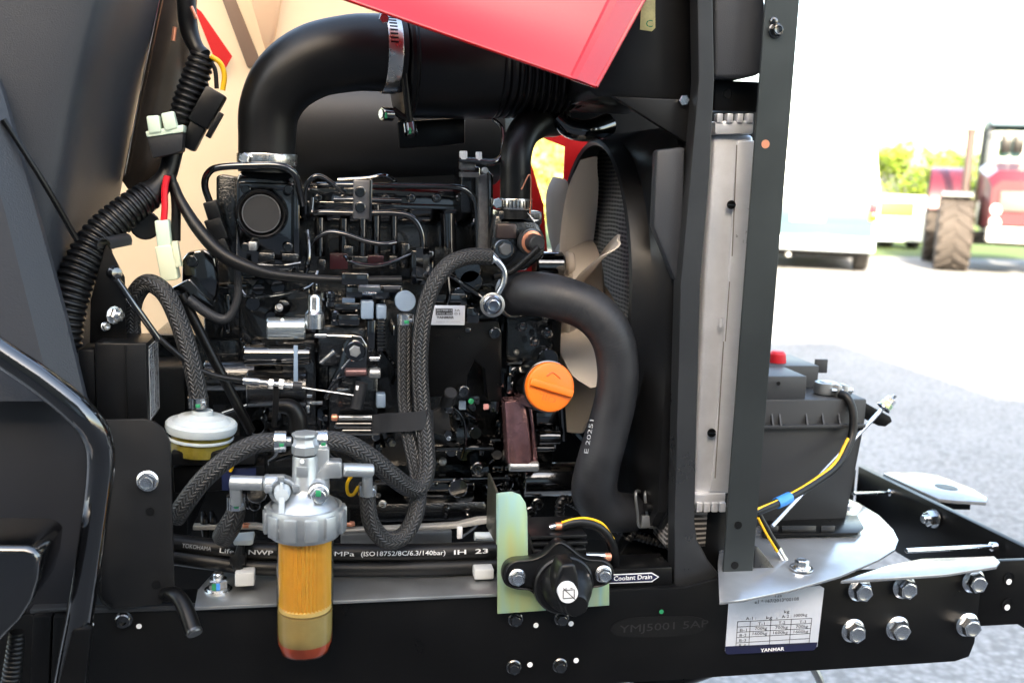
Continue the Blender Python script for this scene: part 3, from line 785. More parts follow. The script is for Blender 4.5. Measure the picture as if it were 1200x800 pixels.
# front cross plate
cp = thing('front_crossmember', 'black upright cross plate at the front end of the frame with white-topped bracket', 'crossmember', V((.965, .25, .69)))
A, B = V((.949, .47, .804)), V((.982, .02, .804))
b = MB(); b.prism([A, B, B-Z*.115, A-Z*.115], X*.012, .001); obj('plate', b, SATIN, cp)
b = MB(); zz = .8065
tab = [(1035, 554), (1078, 553), (1100, 556), (1140, 572), (1157, 583), (1156, 588), (1120, 586), (1100, 584)]
b.prism([PZ(x_, y_, zz) for x_, y_ in tab], -Z*.006, .0008); o_ = obj('top_tab', b, STEELP, cp)
hp = [PZ(1109+14*math.cos(a), 570+2.7*math.sin(a)+.18*14*math.cos(a), zz+.0008) for a in [2*math.pi*i/20 for i in range(20)]]
b = MB(); b.prism(hp, -Z*.0004); obj('slot', b, DARK, o_)
b = MB(); b.prism([PZ(1102, 584, zz-.007), PZ(1138, 585, zz-.007), PZ(1138, 585, zz-.007)-Z*.018, PZ(1102, 584, zz-.007)-Z*.018], Y*.006); obj('tab_rib', b, SATIN, cp)
bolt(cp, PX(1095, 607, .962), 0, 0, .014, 'nut', ZINC, axis=V((-1, -.1, 0)))
b = MB(); b.tube([PX(1000, 578, .80), PX(1044, 577, .955)], .0028, 10); b.lathe(PX(1047, 577, .958), -X, [(.006, 0), (.006, .008), (.003, .010)], 12); obj('tie_rod', b, ZINC, cp)
b = MB(); b.tube([PX(1062, 645, .80), PX(1165, 640, .965)], .0035, 10); b.lathe(PX(1167, 640, .968), -X, [(.007, 0), (.007, .008), (.003, .012)], 12); obj('tie_rod', b, ZINC, cp)
b = MB(); b.box(V((.3, .50, .73)), .66, .006, .06, None, .002)
obj('frame_rail', b, SATIN, None, 'far black frame rail of the tractor glimpsed beyond the crossmember', 'frame rail')
# pressed base plates on the frame
zz = .812
bp_ = [(843, 705), (870, 702), (925, 691), (985, 674), (1030, 655), (1049, 643), (1053, 632), (1047, 620), (1030, 603), (1005, 588), (960, 570), (850, 570), (841, 660)]
b = MB(); b.prism([PZ(x_, y_, zz) for x_, y_ in bp_], -Z*.004, .0012)
obj('battery_base_plate', b, STEELP, None, 'curved blue-grey steel plate under the battery, brightest at its right rim', 'base plate')
b = MB(); b.prism([PZ(x_, y_, .812) for x_, y_ in ((985, 680), (1050, 676), (1108, 672), (1168, 663), (1172, 658), (1165, 651), (1080, 654), (1040, 662))], -Z*.0045, .001)
obj('bumper_support_plate', b, STEELP, None, 'flat pale tongue-shaped plate lying on the rail above the six bolts', 'plate')
# things under the rail
b = MB(); b.tube([V((.42, .10, .60)), V((.62, .10, .655)), V((.80, .12, .655))], .02, 12); b.box(V((.56, .16, .645)), .09, .05, .018, None, .004)
obj('axle_bracket', b, SATIN, None, 'black axle bracket showing just below the frame rail', 'bracket')
b = MB(); b.tube([V((.66, .12, .640)), V((.70, .10, .60)), V((.76, .10, .45))], .006, 10)
obj('steering_hose', b, ZINCM, None, 'thin pale pipe dropping below the frame rail', 'pipe')

# ================================================================ radiator side
# dark strip beside the radiator
b = MB()
b.ppoly([(816, -120), (833, -120), (837, 93), (832, 200), (821, 330), (816, 510), (814, 610), (817, 632), (829, 655), (842, 672), (841, 696), (790, 703), (791, 600), (794, 480), (798, 330), (810, 200), (819, 95)], .018, .028, .0013, 2)
obj('radiator_side_frame', b, STRIP, None, 'dark grey upright steel strip with a flared foot beside the radiator', 'frame strip', ang=12)
# aluminium end tank
rad = thing('radiator', 'aluminium radiator with bright upright end tank and fine grey core', 'radiator', P(835, 600, .06))
b = MB(); b.ppoly([(836, 158), (884, 158), (870, 340), (857, 520), (852, 582), (812, 582), (817, 480), (826, 300)], .055, .05, .006, 3); obj('end_tank', b, ALU, rad)
b = MB(); b.ppoly([(864, 165), (888, 165), (874, 340), (861, 520), (854, 578), (832, 575), (838, 520), (853, 340)], .049, .004, .0025, 3); tk = obj('tank_fold', b, ALU, rad)
SEAM = mat('dark_seam_sealant', (.16, .15, .14), .7)
b = MB()
line(b, 863.5, 170, 858, 300, .0482, 1.4); line(b, 855, 330, 850, 400, .0482, 1.2); line(b, 848, 400, 838, 560, .0482, 1.4); obj('seam', b, SEAM, rad, kind='stuff')
for hx, hy in ((857, 240), (834, 507)):
    b = MB(); p = P(hx, hy, .0475); r_ = 5.2*S(hx, hy, .05); b.lathe(p, -Y, [(r_, -.001), (r_, .0008)], 18); o_ = obj('plug', b, DARK, rad)
    b = MB(); b.box(p-Y*.0014, r_*.9, .0005, r_*.16); obj('slot', b, ZINC, o_)
b = MB(); p = P(845, 378, .0478); b.tube([p-Z*.006, p+Z*.006], .0022, 10); obj('weld_bead', b, ALU, rad)
for x0, y0, x1, y1 in ((838, 142, 884, 158), (814, 579, 851, 592)):
    b = MB(); b.ppoly([(x0, y0), (x1, y0-1), (x1-1, y1-1), (x0, y1)], .046, .055, .0025); cr = obj('crimp_rail', b, ALU, rad)
    top = y0 < 300
    for i in range(4):
        cx_ = x0+6+i*(x1-x0-8)/3.2; cy_ = y0-3 if top else y1+3
        b = MB(); b.pbox(cx_-3.6, cy_-6, cx_+3.6, cy_+5, .043, .012, .0012); obj('crimp_tab', b, ALU, rad)
def core_mat():
    m = mat('radiator_core_fins', (0.2, 0.19, 0.18), 0.5); N, L, b = nodes(m)
    tc = N.new('ShaderNodeTexCoord'); sx = N.new('ShaderNodeSeparateXYZ'); L.new(tc.outputs['Object'], sx.inputs[0])
    n = N.new('ShaderNodeTexNoise'); n.inputs['Scale'].default_value = 14; L.new(tc.outputs['Object'], n.inputs['Vector'])
    yv_ = mth(N, L, 'ADD', sx.outputs[1], mth(N, L, 'MULTIPLY', n.outputs['Fac'], .004))
    zv_ = mth(N, L, 'ADD', sx.outputs[2], mth(N, L, 'MULTIPLY', n.outputs['Fac'], .008))
    a = mth(N, L, 'LESS_THAN', mth(N, L, 'FRACT', mth(N, L, 'MULTIPLY', yv_, 62)), .45)
    c = mth(N, L, 'LESS_THAN', mth(N, L, 'FRACT', mth(N, L, 'MULTIPLY', zv_, 150)), .42)
    h = mth(N, L, 'MAXIMUM', mth(N, L, 'MULTIPLY', a, .35), c)
    mx = N.new('ShaderNodeMix'); mx.data_type = 'RGBA'; mx.inputs[6].default_value = (.035, .032, .03, 1); mx.inputs[7].default_value = (.40, .37, .34, 1)
    L.new(h, mx.inputs[0]); L.new(mx.outputs[2], b.inputs['Base Color'])
    bp = N.new('ShaderNodeBump'); bp.inputs['Strength'].default_value = .8; bp.inputs['Distance'].default_value = .003; L.new(h, bp.inputs['Height']); L.new(bp.outputs['Normal'], b.inputs['Normal'])
    return m
XR = .435          # radiator face
b = MB(); b.box(V((XR+.035, .30, 1.09)), .028, .235, .27, None, .001); obj('core', b, core_mat(), rad)
b = MB(); b.ppoly([(838, 100), (906, 100), (872, 600), (806, 600)], .125, .01); obj('side_seal', b, PLAST, rad)
b = MB(); b.ppoly([(812, 594), (856, 594), (852, 700), (808, 700)], .07, .05, .003); obj('lower_tank', b, PLAST, rad)
# black upper tank and bracket
b = MB(); b.ppoly([(837, -90), (890, -90), (895, -10), (897, 3), (899, 30), (897, 80), (890, 88), (872, 92), (837, 92)], .025, .10, .006, 3)
b2 = b; ut = obj('upper_tank', b2, GREYP, rad)
b = MB(); b.ppoly([(838, 94), (890, 96), (887, 132), (837, 130)], .05, .03, .002); o_ = obj('tank_bracket', b, SATIN, rad)
b = MB(); p = P(853, 110, .0495); b.lathe(p, -Y, [(.0045, 0), (.0055, .001), (.0065, .0008), (.0065, -.002)][::-1], 20); obj('grommet', b, PLAST, o_)
# upright post
post = thing('upright_post', 'tall green-grey steel post between the radiator and the battery', 'post', P(862, 690, .0))
pp = [(906, -120), (947, -120), (881, 684), (846, 688)]
b = MB(); b.ppoly(pp, -.004, .004, .001); obj('front_flange', b, POST, post, ang=12)
b = MB(); b.prism([P(x_, y_, .0003) for x_, y_ in ((943, -120), (947, -120), (881, 684), (877.5, 684))], Y*.045, .001); obj('side_flange', b, POST, post)
for hx, hy in ((865, 615), (861, 662)):
    b = MB(); p = P(hx, hy, -.0043); b.lathe(p, -Y, [(.0052, -.0005), (.0052, .0004)], 16); obj('hole', b, DARK, post)
b = MB(); p = P(897, 169, -.0043); b.lathe(p, -Y, [(.0052, -.0005), (.0052, .0004)], 16); o_ = obj('hole', b, COPPER, post)
bolt(post, 909, 36, -.005, 9, 'flange', GLOSS); bolt(post, 907, 25, -.005, 5, 'round', GLOSS)
b = MB(); b.ppoly([(884, 640), (888, 640), (910, 668), (908, 682), (884, 676)], .004, .004, .0008); obj('gusset', b, STRIP, post)

# battery
YBAT = .155
bt = thing('battery', 'charcoal starter battery behind the upright post', 'battery', P(950, 612, YBAT))
BATM = mat('charcoal_battery_case', (0.028, 0.030, 0.033), 0.5, bump=.1, bscale=700, var=.06, vscale=10)
def bx(x0, y0, x1, y1, yf, d, m, name, par, bev=.002):
    b = MB(); b.pbox(x0, y0, x1, y1, yf, d, bev); return obj(name, b, m, par)
p0, p1 = P(868, 474, YBAT), P(1001, 614, YBAT)
b = MB(); b.prism([V((p0.x, YBAT, p1.z)), V((p1.x-.012, YBAT+.004, p1.z)), V((p1.x, YBAT-.004, p0.z-.03)), V((p1.x, YBAT-.004, p0.z+.008)), V((p0.x, YBAT-.004, p0.z+.008))], Y*.17, .003); obj('case', b, BATM, bt)
zc = p0.z+.008
b = MB(); xl, xm = p0.x, P(945, 450, YBAT).x
b.box(V(((xl+xm)/2, YBAT+.085, zc+.016)), (xm-xl)/2, .086, .0175, None, .0025); lid = obj('lid', b, BATM, bt)
b = MB(); xm2 = P(967, 440, YBAT+.05).x
b.box(V(((xl+xm2)/2, YBAT+.12, zc+.0175)), (xm2-xl)/2, .05, .0175, None, .002); obj('lid_step', b, BATM, lid)
p = P(912, 449, YBAT-.006); b = MB(); b.lathe(p, -Y, [(.003, 0), (.003, .001)], 12); obj('vent_hole', b, DARK, lid)
b = MB(); zrim = P(950, 491, YBAT).z
b.box(V(((p0.x+p1.x)/2, YBAT-.005, zrim-.0085)), (p1.x-p0.x)/2-.002, .006, .0025, None, .0008)
rim = obj('grip_ledge', b, BATM, bt)
for px_ in (902, 911, 942, 961, 980):
    xx = P(px_, 491, YBAT).x; b = MB(); b.prism([V((xx, YBAT-.0112, zrim-.006)), V((xx+.0025, YBAT-.0112, zrim-.006)), V((xx+.0025, YBAT-.002, zrim+.012)), V((xx, YBAT-.002, zrim+.012))], Y*.006); obj('rib', b, BATM, rim)
# terminals, clamp
tp = P(967, 462, YBAT+.03)
b = MB(); b.lathe(V((tp.x, tp.y, zc)), Z, [(.011, 0), (.010, .018), (.008, .02)], 18); obj('terminal_post', b, ZINCM, bt)
clp = thing('battery_clamp', 'pale metal battery clamp holding the black and yellow cable', 'clamp', V((tp.x, tp.y, zc)))
b = MB(); b.lathe(V((tp.x, tp.y, zc+.002)), Z, [(.010, 0), (.017, 0), (.018, .004), (.0165, .016), (.0105, .016), (.010, 0)], 22, cap=False); obj('ring', b, ZINCM, clp)
for dx_ in (-.002, .008):
    b = MB(); b.box(V((tp.x+.012+dx_, tp.y-.016, zc+.009)), .0035, .008, .009, None, .001); obj('jaw', b, ZINCM, clp)
b = MB(); b.tube([V((tp.x-.002, tp.y-.02, zc+.01)), V((tp.x+.032, tp.y-.02, zc+.01))], .0032, 10); obj('clamp_screw', b, ZINC, clp)
b = MB(); b.tube([V((tp.x+.012, tp.y-.005, zc+.008)), V((tp.x+.036, tp.y-.008, zc+.006))], [.009, .006], 12); obj('cable_sleeve', b, ZINCM, clp)
b = MB(); b.pbox(956, 421, 970, 437, YBAT+.13, .006, .001); obj('lid_tab', b, BATM, bt)
b = MB(); q = P(911, 418, YBAT+.10); b.lathe(q-Z*.012, Z, [(.013, 0), (.014, .003), (.0125, .017), (.009, .021), (.0001, .022)], 20)
obj('terminal_cap', b, mat('red_rubber_cap', (.50, .008, .02), .5), None, 'small red rubber cap on the far terminal of the battery', 'cap')
# cable with yellow stripe
cpath = [(984, 461, .16), (993, 466, .15), (1000, 485, .14), (997, 515, .13), (980, 545, .11), (950, 568, .08), (918, 586, .05), (892, 597, .03), (870, 606, .02)]
cab_ = thing('battery_cable', 'black battery cable with a yellow stripe and blue tape band curving down the battery', 'cable', P(950, 570, .09))
b = MB(); b.ptube(cpath, 5.0, 14); obj('cable', b, RUB, cab_)
b = MB(); b.ptube([(x_-3.2, y_-1.2, d_-.0042) for x_, y_, d_ in cpath[3:]], 1.9, 8); obj('stripe', b, YEL, cab_)
b = MB(); b.ptube([(925, 582.5, .056), (918, 586, .05), (910, 589.5, .045)], 6.8, 14); obj('tape_band', b, BLUE, cab_)
# hold-down
hd = thing('battery_hold_down', 'black hold-down bar with a long threaded rod across the battery', 'hold-down', P(1030, 485, .22))
b = MB(); b.prism([P(975, 458, .22), P(990, 458, .22), P(1044, 488, .20), P(1046, 494, .20), P(1038, 500, .20), P(1030, 499, .20), P(975, 472, .22)], Y*.012, .002); obj('bar', b, SATIN, hd)
b = MB(); b.ptube([(1049, 463, .17), (1035, 478, .17), (905, 616, .06)], 2.6, 10, spline=False); obj('rod', b, ZINC, hd)
d_ = (P(1048, 464, .170)-P(1035, 478, .17)).normalized()
q = P(1036, 477, .171)
for i, (r_, l_) in enumerate(((.0095, .008), (.008, .008))):
    b = MB(); b.hexa(q+d_*(.001+i*.0085), q+d_*(.001+i*.0085+l_), r_); obj('nut', b, ZINC if i else CHROM, hd)
b = MB(); b.lathe(q, d_, [(.011, -.002), (.011, 0)], 20); obj('washer', b, ZINC, hd)
# ground strap
gs = thing('earth_lead', 'short earth lead crimped to a bolt on the base plate', 'lead', P(938, 664, .05))
b = MB(); b.ptube([(889, 602, .03), (900, 622, .03), (914, 646, .03)], 3.6, 12); obj('lead', b, RUB, gs)
b = MB(); b.ptube([(888, 606, .026), (898, 625, .026), (911, 646, .026)], 1.6, 8); obj('stripe', b, YEL, gs)
b = MB(); b.ptube([(911, 642, .03), (922, 659, .03), (934, 665, .032)], [4.4, 4.0, 4.5], 12); obj('lug', b, ZINC, gs)
pz_ = PZ(939, 666, .8135)
b = MB(); b.lathe(pz_, Z, [(.015, 0), (.015, .0022)], 24); obj('washer', b, ZINC, gs)
bolt(gs, pz_+Z*.002, 0, 0, .0115, 'flange', ZINC, axis=Z)
# battery tray
tx = thing('battery_tray', 'black notched battery tray lip on the blue-grey plate', 'tray', PZ(940, 625, .814))
b = MB(); tz = .816
b.prism([PZ(x_, y_, tz) for x_, y_ in ((893, 629), (1005, 627), (1012, 620), (1004, 606), (893, 606))], Z*.004, .001); obj('floor', b, SATIN, tx)
for x0, x1 in ((893, 912), (916, 956), (962, 978)):
    b = MB(); a_, c_ = PZ(x0, 623, .82), PZ(x1, 623, .82); b.prism([a_, c_, c_+Z*.009, a_+Z*.009], Y*.003, .0006); obj('lip', b, STRIP, tx)
bolt(tx, PZ(990, 598, .814), 0, 0, .011, 'nut', ZINC, axis=Z)

# ================================================================ fan, shroud
FY, FZ, FR = .285, 1.135, .205
fan = thing('cooling_fan', 'cream plastic cooling fan inside the black shroud', 'fan', V((.36, FY, FZ)))
XF = .352
b = MB(); b.lathe(V((XF-.02, FY, FZ)), X, [(.03, -.008), (.065, -.006), (.078, .003), (.080, .045), (.07, .05)], 40); obj('hub', b, CREAM, fan)
NB = 7
for i in range(NB):
    a = R(97)+2*math.pi*i/NB
    rad_ = V((0, math.cos(a), math.sin(a))); tan_ = V((0, -math.sin(a), math.cos(a)))
    rows = []
    for t in (0, .25, .5, .75, 1):
        r_ = .045+(FR-.045)*t
        ch = (.096, .102, .096, .078, .034)[int(t*4+.01)]
        pit = R(-50+6*t)
        dirc = (X*math.cos(pit)*1.0 + tan_*math.sin(pit))
        skew = tan_*(.028*t*t)
        row = []
        for s_ in (-1, -.5, 0, .5, 1):
            cam_ = (1-s_*s_)*.010
            row.append(V((XF, FY, FZ))+rad_*(r_*(1-.02*s_*s_ if t == 1 else 1))+skew+dirc*ch*.5*s_+X*cam_)
        rows.append(row)
    b = MB(); b.grid(rows, X*.0028, res=3); obj('blade', b, CREAM, fan, ang=50)
# shroud: ring then loft to the rectangular radiator face
sh = thing('fan_shroud', 'black plastic fan shroud with a round opening around the fan', 'shroud', V((.40, .3, .82)))
NS = 56
XS0, XS1, RS = .375, .400, .222
def rect_pt(a, y0=.052, y1=.535, z0=.845, z1=1.372):
    c_, s_ = math.cos(a), math.sin(a)
    # project from the centre on a rectangle
    cands = []
    if abs(c_) > 1e-6: cands.append(((y1-FY) if c_ > 0 else (y0-FY))/c_)
    if abs(s_) > 1e-6: cands.append(((z1-FZ) if s_ > 0 else (z0-FZ))/s_)
    t = min(x_ for x_ in cands if x_ > 0)
    return V((0, FY+c_*t, FZ+s_*t))
angs = [2*math.pi*(i+.5)/NS for i in range(NS)]
def ringp(x, r): return [V((x, FY+math.cos(a)*r, FZ+math.sin(a)*r)) for a in angs]
def rectp(x, f=1.0): return [V((x, FY+(rect_pt(a).y-FY)*f, FZ+(rect_pt(a).z-FZ)*f)) for a in angs]
b = MB()
secs = [ringp(XS0, RS-.004), ringp(XS0-.003, RS), ringp(XS0, RS+.004), ringp(XS1, RS+.006)]
mid = [V((XS1+.012, (p_.y*.45+q_.y*.55), (p_.z*.45+q_.z*.55))) for p_, q_ in zip(ringp(0, RS+.006), rectp(0))]
secs += [mid, rectp(XR-.012), rectp(XR), rectp(XR, 1.012), rectp(XR+.012, 1.012), rectp(XR+.012, .97), rectp(XR-.010, .97)]
inn = [V((XS1+.014, (p_.y*.5+q_.y*.5), (p_.z*.5+q_.z*.5))) for p_, q_ in zip(ringp(0, RS), rectp(0))]
secs += [inn, ringp(XS1+.002, RS+.001), ringp(XS0, RS-.004)]
vv = [p_ for s_ in secs for p_ in s_]
ff = [[j*NS+i, j*NS+(i+1) % NS, (j+1)*NS+(i+1) % NS, (j+1)*NS+i] for j in range(len(secs)-1) for i in range(NS)]
b.add(vv, ff); obj('shroud_body', b, PLAST, sh, ang=28)
b = MB(); b.ppoly([(706, -100), (820, -100), (812, 60), (815, 118), (700, 114), (690, 105)], .06, .30, .003); obj('top_panel', b, PLAST, sh)
b = MB(); b.ppoly([(640, 100), (815, 104), (815, 182), (735, 168), (690, 158), (664, 160), (650, 140)], .40, .01, .002); obj('rear_cover', b, PLAST, sh)
b = MB(); b.ppoly([(718, 113), (812, 117), (812, 172)], .045, .012, .002); obj('gusset', b, PLAST, sh)
bolt(sh, 801, 118, .044, 6.5, 'hex', ZINC)
b = MB(); b.ppoly([(770, 176), (803, 172), (800, 318), (792, 330), (766, 265)], .036, .02, .004); obj('side_rib', b, GREYP, sh)
b = MB(); b.ppoly([(700, 690), (742, 625), (792, 560), (790, 700)], .12, .03, .004); obj('lower_corner', b, PLAST, sh)
b = MB(); b.ppoly([(752, -3), (768, -3), (768, 33), (764, 37), (750, 35)], .0588, .001, .0003); st = obj('warning_sticker', b, mat('yellow_green_sticker', (.60, .55, .25), .5, var=.2, vscale=80), sh)
ptext('sticker_mark', 'C', 757, 32, 765, 32, .0584, 8, GREEN, st)
# ================================================================ left side: cowl, panels, grab rail
rows = []
for py, ex in ((-150, 228), (-40, 199), (0, 190), (100, 165), (200, 146), (300, 128), (420, 110)):
    e2 = ex-60
    rows.append([P(-140, py, .05), P(-30, py, .03), P(e2-40, py, .035), P(e2-8, py, .055), P(e2+18, py, .12), P(ex-14, py, .22), P(ex, py, .30)])
b = MB(); b.grid(rows, V((-.004, .004, 0)), res=5)
cow = obj('dashboard_cowl', b, GREYP, None, 'large charcoal grained cowl filling the upper left corner', 'cowl', ang=60)
b = MB(); b.grid([[P(-90, 60, -.03), P(-60, 60, -.03), P(-15, 62, .0)], [P(-90, 100, -.03), P(-40, 100, -.03), P(2, 105, .0)], [P(-90, 240, -.03), P(4, 240, -.03), P(40, 240, .0)], [P(-90, 370, -.03), P(38, 375, -.03), P(76, 370, .0)], [P(-90, 470, -.03), P(62, 470, -.03), P(100, 470, .0)]], Y*.012)
obj('side_cover', b, SLATE, None, 'slate grey folded side cover at the left edge below the cowl', 'cover', ang=12)
b = MB(); b.ppoly([(-60, 400), (60, 400), (140, 545), (135, 640), (100, 716), (-60, 722)], .012, .02, .002)
obj('lower_side_panel', b, NAVY, None, 'dark navy flat panel behind the bent grab rail', 'panel')
b = MB(); b.ppoly([(35, 714), (80, 712), (80, 716), (35, 719)], -.002, .03, .0008)
obj('panel_ledge', b, STRIP, None, 'short grey ledge under the dark navy panel', 'ledge')
for x0, x1, lb in ((38, 60, 'narrow dark upright post at the lower left, nearest the shiny cover'), (62, 76, 'thin dark upright strip touching the grab rail foot')):
    b = MB(); b.ppoly([(x0, 722), (x1, 722), (x1-4, 830), (x0-4, 830)], -.012, .02, .002); obj('support_post', b, SATIN, None, lb, 'post')
b = MB(); b.ptube([(4, 140, -.01), (50, 212, .0), (90, 281, .02)], 3.6, 10)
obj('bonnet_stay', b, SATIN, None, 'thin straight black stay running down across the cowl', 'stay')
# grab rail
gr = thing('grab_rail', 'glossy black bent grab rail sweeping down the lower left', 'grab rail', P(78, 800, -.08))
b = MB()
b.ptube([(-40, 386, -.09), (0, 413, -.09), (50, 447, -.09), (92, 482, -.09), (112, 508, -.085), (118, 540, -.08), (112, 600, -.08), (97, 700, -.08), (84, 770, -.08), (72, 840, -.08)], [16, 16, 16.5, 17, 17, 16, 15, 15.5, 16, 16.5], 24, 10); obj('tube', b, GLOSS, gr)
b = MB(); b.ppoly([(84, 738), (108, 735), (96, 830), (60, 830)], -.097, .012, .003); obj('flattened_foot', b, SATIN, gr)
# glossy cover bottom left
b = MB(); b.ppoly([(-60, 640), (30, 641), (44, 645), (47, 653), (44, 680), (36, 705), (22, 728), (-10, 760), (-60, 775)], -.16, .09, .028, 7)
obj('glossy_cover', b, GLOSS, None, 'shiny black rounded cover with bright reflections in the lower left corner', 'cover')
b = MB(); b.ptube([(20, 740, -.10), (16, 775, -.10), (8, 830, -.10)], [9, 11, 12], 16, corr=(.005, .0012)); obj('threaded_stud', b, SATIN, None, 'ribbed metal stud under the shiny black cover', 'stud')
# mounting plate
mp = thing('mounting_plate', 'matte black mounting plate with a bright bolt beside the grab rail', 'plate', P(160, 715, 0))
b = MB(); b.ppoly([(122, 492), (168, 491), (180, 494), (191, 502), (198, 515), (200, 530), (204, 690), (188, 708), (128, 714), (118, 700)], -.012, .005, .0012); obj('plate', b, POWDER, mp)
bolt(mp, 173, 563, -.012, 12.5, 'flange', ZINC)
for hx, hy in ((176, 599), (183, 685)): inst('hole', DOTK, mp, P(hx, hy, -.0124), -Y, 5.2*S(hx, hy, 0))
b = MB(); b.ptube([(117, 608, -.014), (114, 670, -.014), (118, 700, -.014), (130, 712, -.014)], 2.0, 8); obj('edge_seam', b, SATIN, mp)
b = MB(); b.ppoly([(90, 713), (250, 709), (250, 714), (90, 719)], -.004, .01, .001); obj('bottom_lip', b, STRIP, mp)
pg = thing('stop_peg', 'bent black stop peg with a flat round end below the mounting plate', 'peg', P(225, 745, -.05))
b = MB(); b.ptube([(193, 696, -.01), (206, 697, -.025), (217, 712, -.04), (227, 740, -.06)], [8.5, 9, 9.5, 9.8], 18); obj('peg', b, SATIN, pg)
b = MB(); q = P(227, 738, -.06); b.lathe(q, (P(227, 740, -.06)-P(217, 712, -.04)).normalized(), [(.0088, 0), (.0091, .003), (.008, .005), (.0001, .0052)], 20); obj('end_face', b, STRIP, pg)

# relay box
rb = thing('relay_box', 'black relay box with a printed fuse chart on its side', 'relay box', P(140, 492, .05))
b = MB(); b.pbox(112, 402, 173, 500, .045, .075, .003); obj('case', b, PLAST, rb)
b = MB(); b.pbox(93, 410, 112, 500, .052, .06, .002); obj('flank', b, PLAST, rb)
b = MB(); b.pbox(147, 405, 149, 498, .0435, .003, .0005); obj('seam', b, SATIN, rb)
xs_ = P(173.5, 450, .045).x; z1_, z0_ = P(173, 404, .045).z, P(173, 500, .045).z
tbl2 = MB()
def yz(yy, zz, hy, hz): tbl2.box(V((xs_+.0006, yy, zz)), .0004, hy, hz)
for i in range(10):
    zz = z1_-.004-(z1_-z0_-.012)*i/9; yz(.083, zz, .030, .0004)
for yy in (.053, .083, .113): yz(yy, (z1_+z0_)/2, .0004, (z1_-z0_)/2-.006)
rr_ = random.Random(3)
for i in range(9):
    for yy in (.068, .098):
        zz = z1_-.004-(z1_-z0_-.012)*(i+.5)/9
        for q in (-.002, .0012): yz(yy+rr_.uniform(-.003, .003), zz+q, rr_.uniform(.004, .010), .0007)
obj('fuse_chart', tbl2, GREYPR, rb, kind='stuff')
# bracket with hooked lip
hb = thing('hooked_bracket', 'thin black bracket with a rolled hook lip and zinc nut above the relay box', 'bracket', P(120, 405, .08))
b = MB(); b.ppoly([(123, 288), (127, 288), (146, 325), (148, 400), (105, 402), (106, 352)], .08, .003, .0008); obj('plate', b, SATIN, hb)
b = MB(); hk = []
for i in range(9):
    a = R(200-220*i/8); hk.append([P(122+8*math.cos(a), 289-9*math.sin(a), .07), P(147+8*math.cos(a), 284-9*math.sin(a), .10)])
b.grid(hk, V((0, .0, .0022))); obj('hook_lip', b, STRIP, hb)
bolt(hb, 133, 369, .076, 9.5, 'nut', ZINC, axis=V((.75, -.65, .05)))
bolt(hb, 123, 382, .076, 5, 'socket', ZINC, axis=V((.75, -.65, .05)))
bolt(hb, 76, 385, .03, 5, 'socket', ZINC, axis=V((.5, -.85, .1)))
# throttle rod and cable
tc_ = thing('throttle_cable', 'throttle cable with silver adjuster and bare inner wire crossing the engine', 'cable', P(320, 450, .1))
b = MB(); b.ptube([(133, 322, .06), (158, 358, .06), (186, 398, .07)], 4.2, 12); obj('rod', b, GLOSS, tc_)
b = MB(); b.lathe(P(133, 320, .062), V((.6, -.8, .1)), [(.004, -.004), (.008, -.002), (.009, .004), (.006, .009), (.0001, .010)], 16); obj('ball_end', b, GLOSS, tc_)
b = MB(); b.ptube([(180, 390, .07), (200, 408, .07), (228, 430, .075), (255, 441, .08), (286, 446, .085)], 3.6, 12); obj('outer_cable', b, RUB, tc_)
b = MB(); b.ptube([(285, 446, .085), (304, 447.5, .085)], 4.6, 14, spline=False); b.ptube([(304, 447.5, .085), (344, 452, .085)], 3.1, 14, spline=False); obj('adjuster', b, ZINC, tc_)
for x_ in (318, 330):
    b = MB(); b.hexa(P(x_-3, 449, .085), P(x_+3, 449.7, .085), 6.4*S(x_, 449, .085)); obj('lock_nut', b, ZINC, tc_)
b = MB(); b.ptube([(343, 452, .085), (354, 453, .085)], 5.0, 14, spline=False); obj('rubber_boot', b, RUBG, tc_)
b = MB(); b.ptube([(354, 454, .085), (414, 463, .085)], 1.1, 8, spline=False); obj('inner_wire', b, ZINC, tc_)
b = MB(); b.ppoly([(321, 443), (327, 443), (327, 470), (324, 500), (318, 500)], .086, .004, .0008); obj('cable_bracket', b, SATIN, tc_)

# shiny bracket sheet and cream bulkhead panel
b = MB(); b.ppoly([(191, -30), (232, -30), (228, 60), (205, 180), (190, 222), (150, 222), (143, 212), (146, 196)], .285, .003, .0008)
WARMSHEET = mat('warm_reflection_sheet', (.30, .22, .16), .18, metal=.9, var=.3, vscale=9, bump=.05, bscale=40)  # brown of the warm reflections is put into the metal colour
obj('polished_bracket_sheet', b, WARMSHEET, None, 'polished metal sheet tinted with warm brown reflections beside the cowl edge behind the wiring', 'sheet')
b = MB(); b.ptube([(193, -30, .280), (166, 100, .280), (146, 205, .280)], .9, 6); obj('sheet_edge_trim', b, ZINC, None, 'bright thin edge trim of the polished sheet along the cowl', 'trim')
blk = MB(); blk.ppoly([(60, 240), (130, 250), (126, 330), (130, 420), (60, 420)], .34, .004); blk_o = obj('cowl_shade_sheet', blk, DARK, None, 'dark sheet standing for shade behind the corrugated conduit', 'panel')  # dark sheet added for the shade behind the conduit
b = MB(); b.ppoly([(190, -60), (560, -60), (560, 110), (370, 140), (330, 420), (120, 420), (120, 190)], .50, .003)
bhd = thing('bulkhead', 'cream bulkhead glowing behind the wiring left of the engine', 'bulkhead', P(250, 420, .5))
obj('panel', b, PEACH, bhd)
b = MB(); b.prism([P(238, -60, .48), P(252, -60, .48), P(306, 74, .48), P(290, 80, .48)], Y*.02, .003)
obj('edge_strip', b, mat('brown_edge', (.20, .13, .09), .4), bhd)
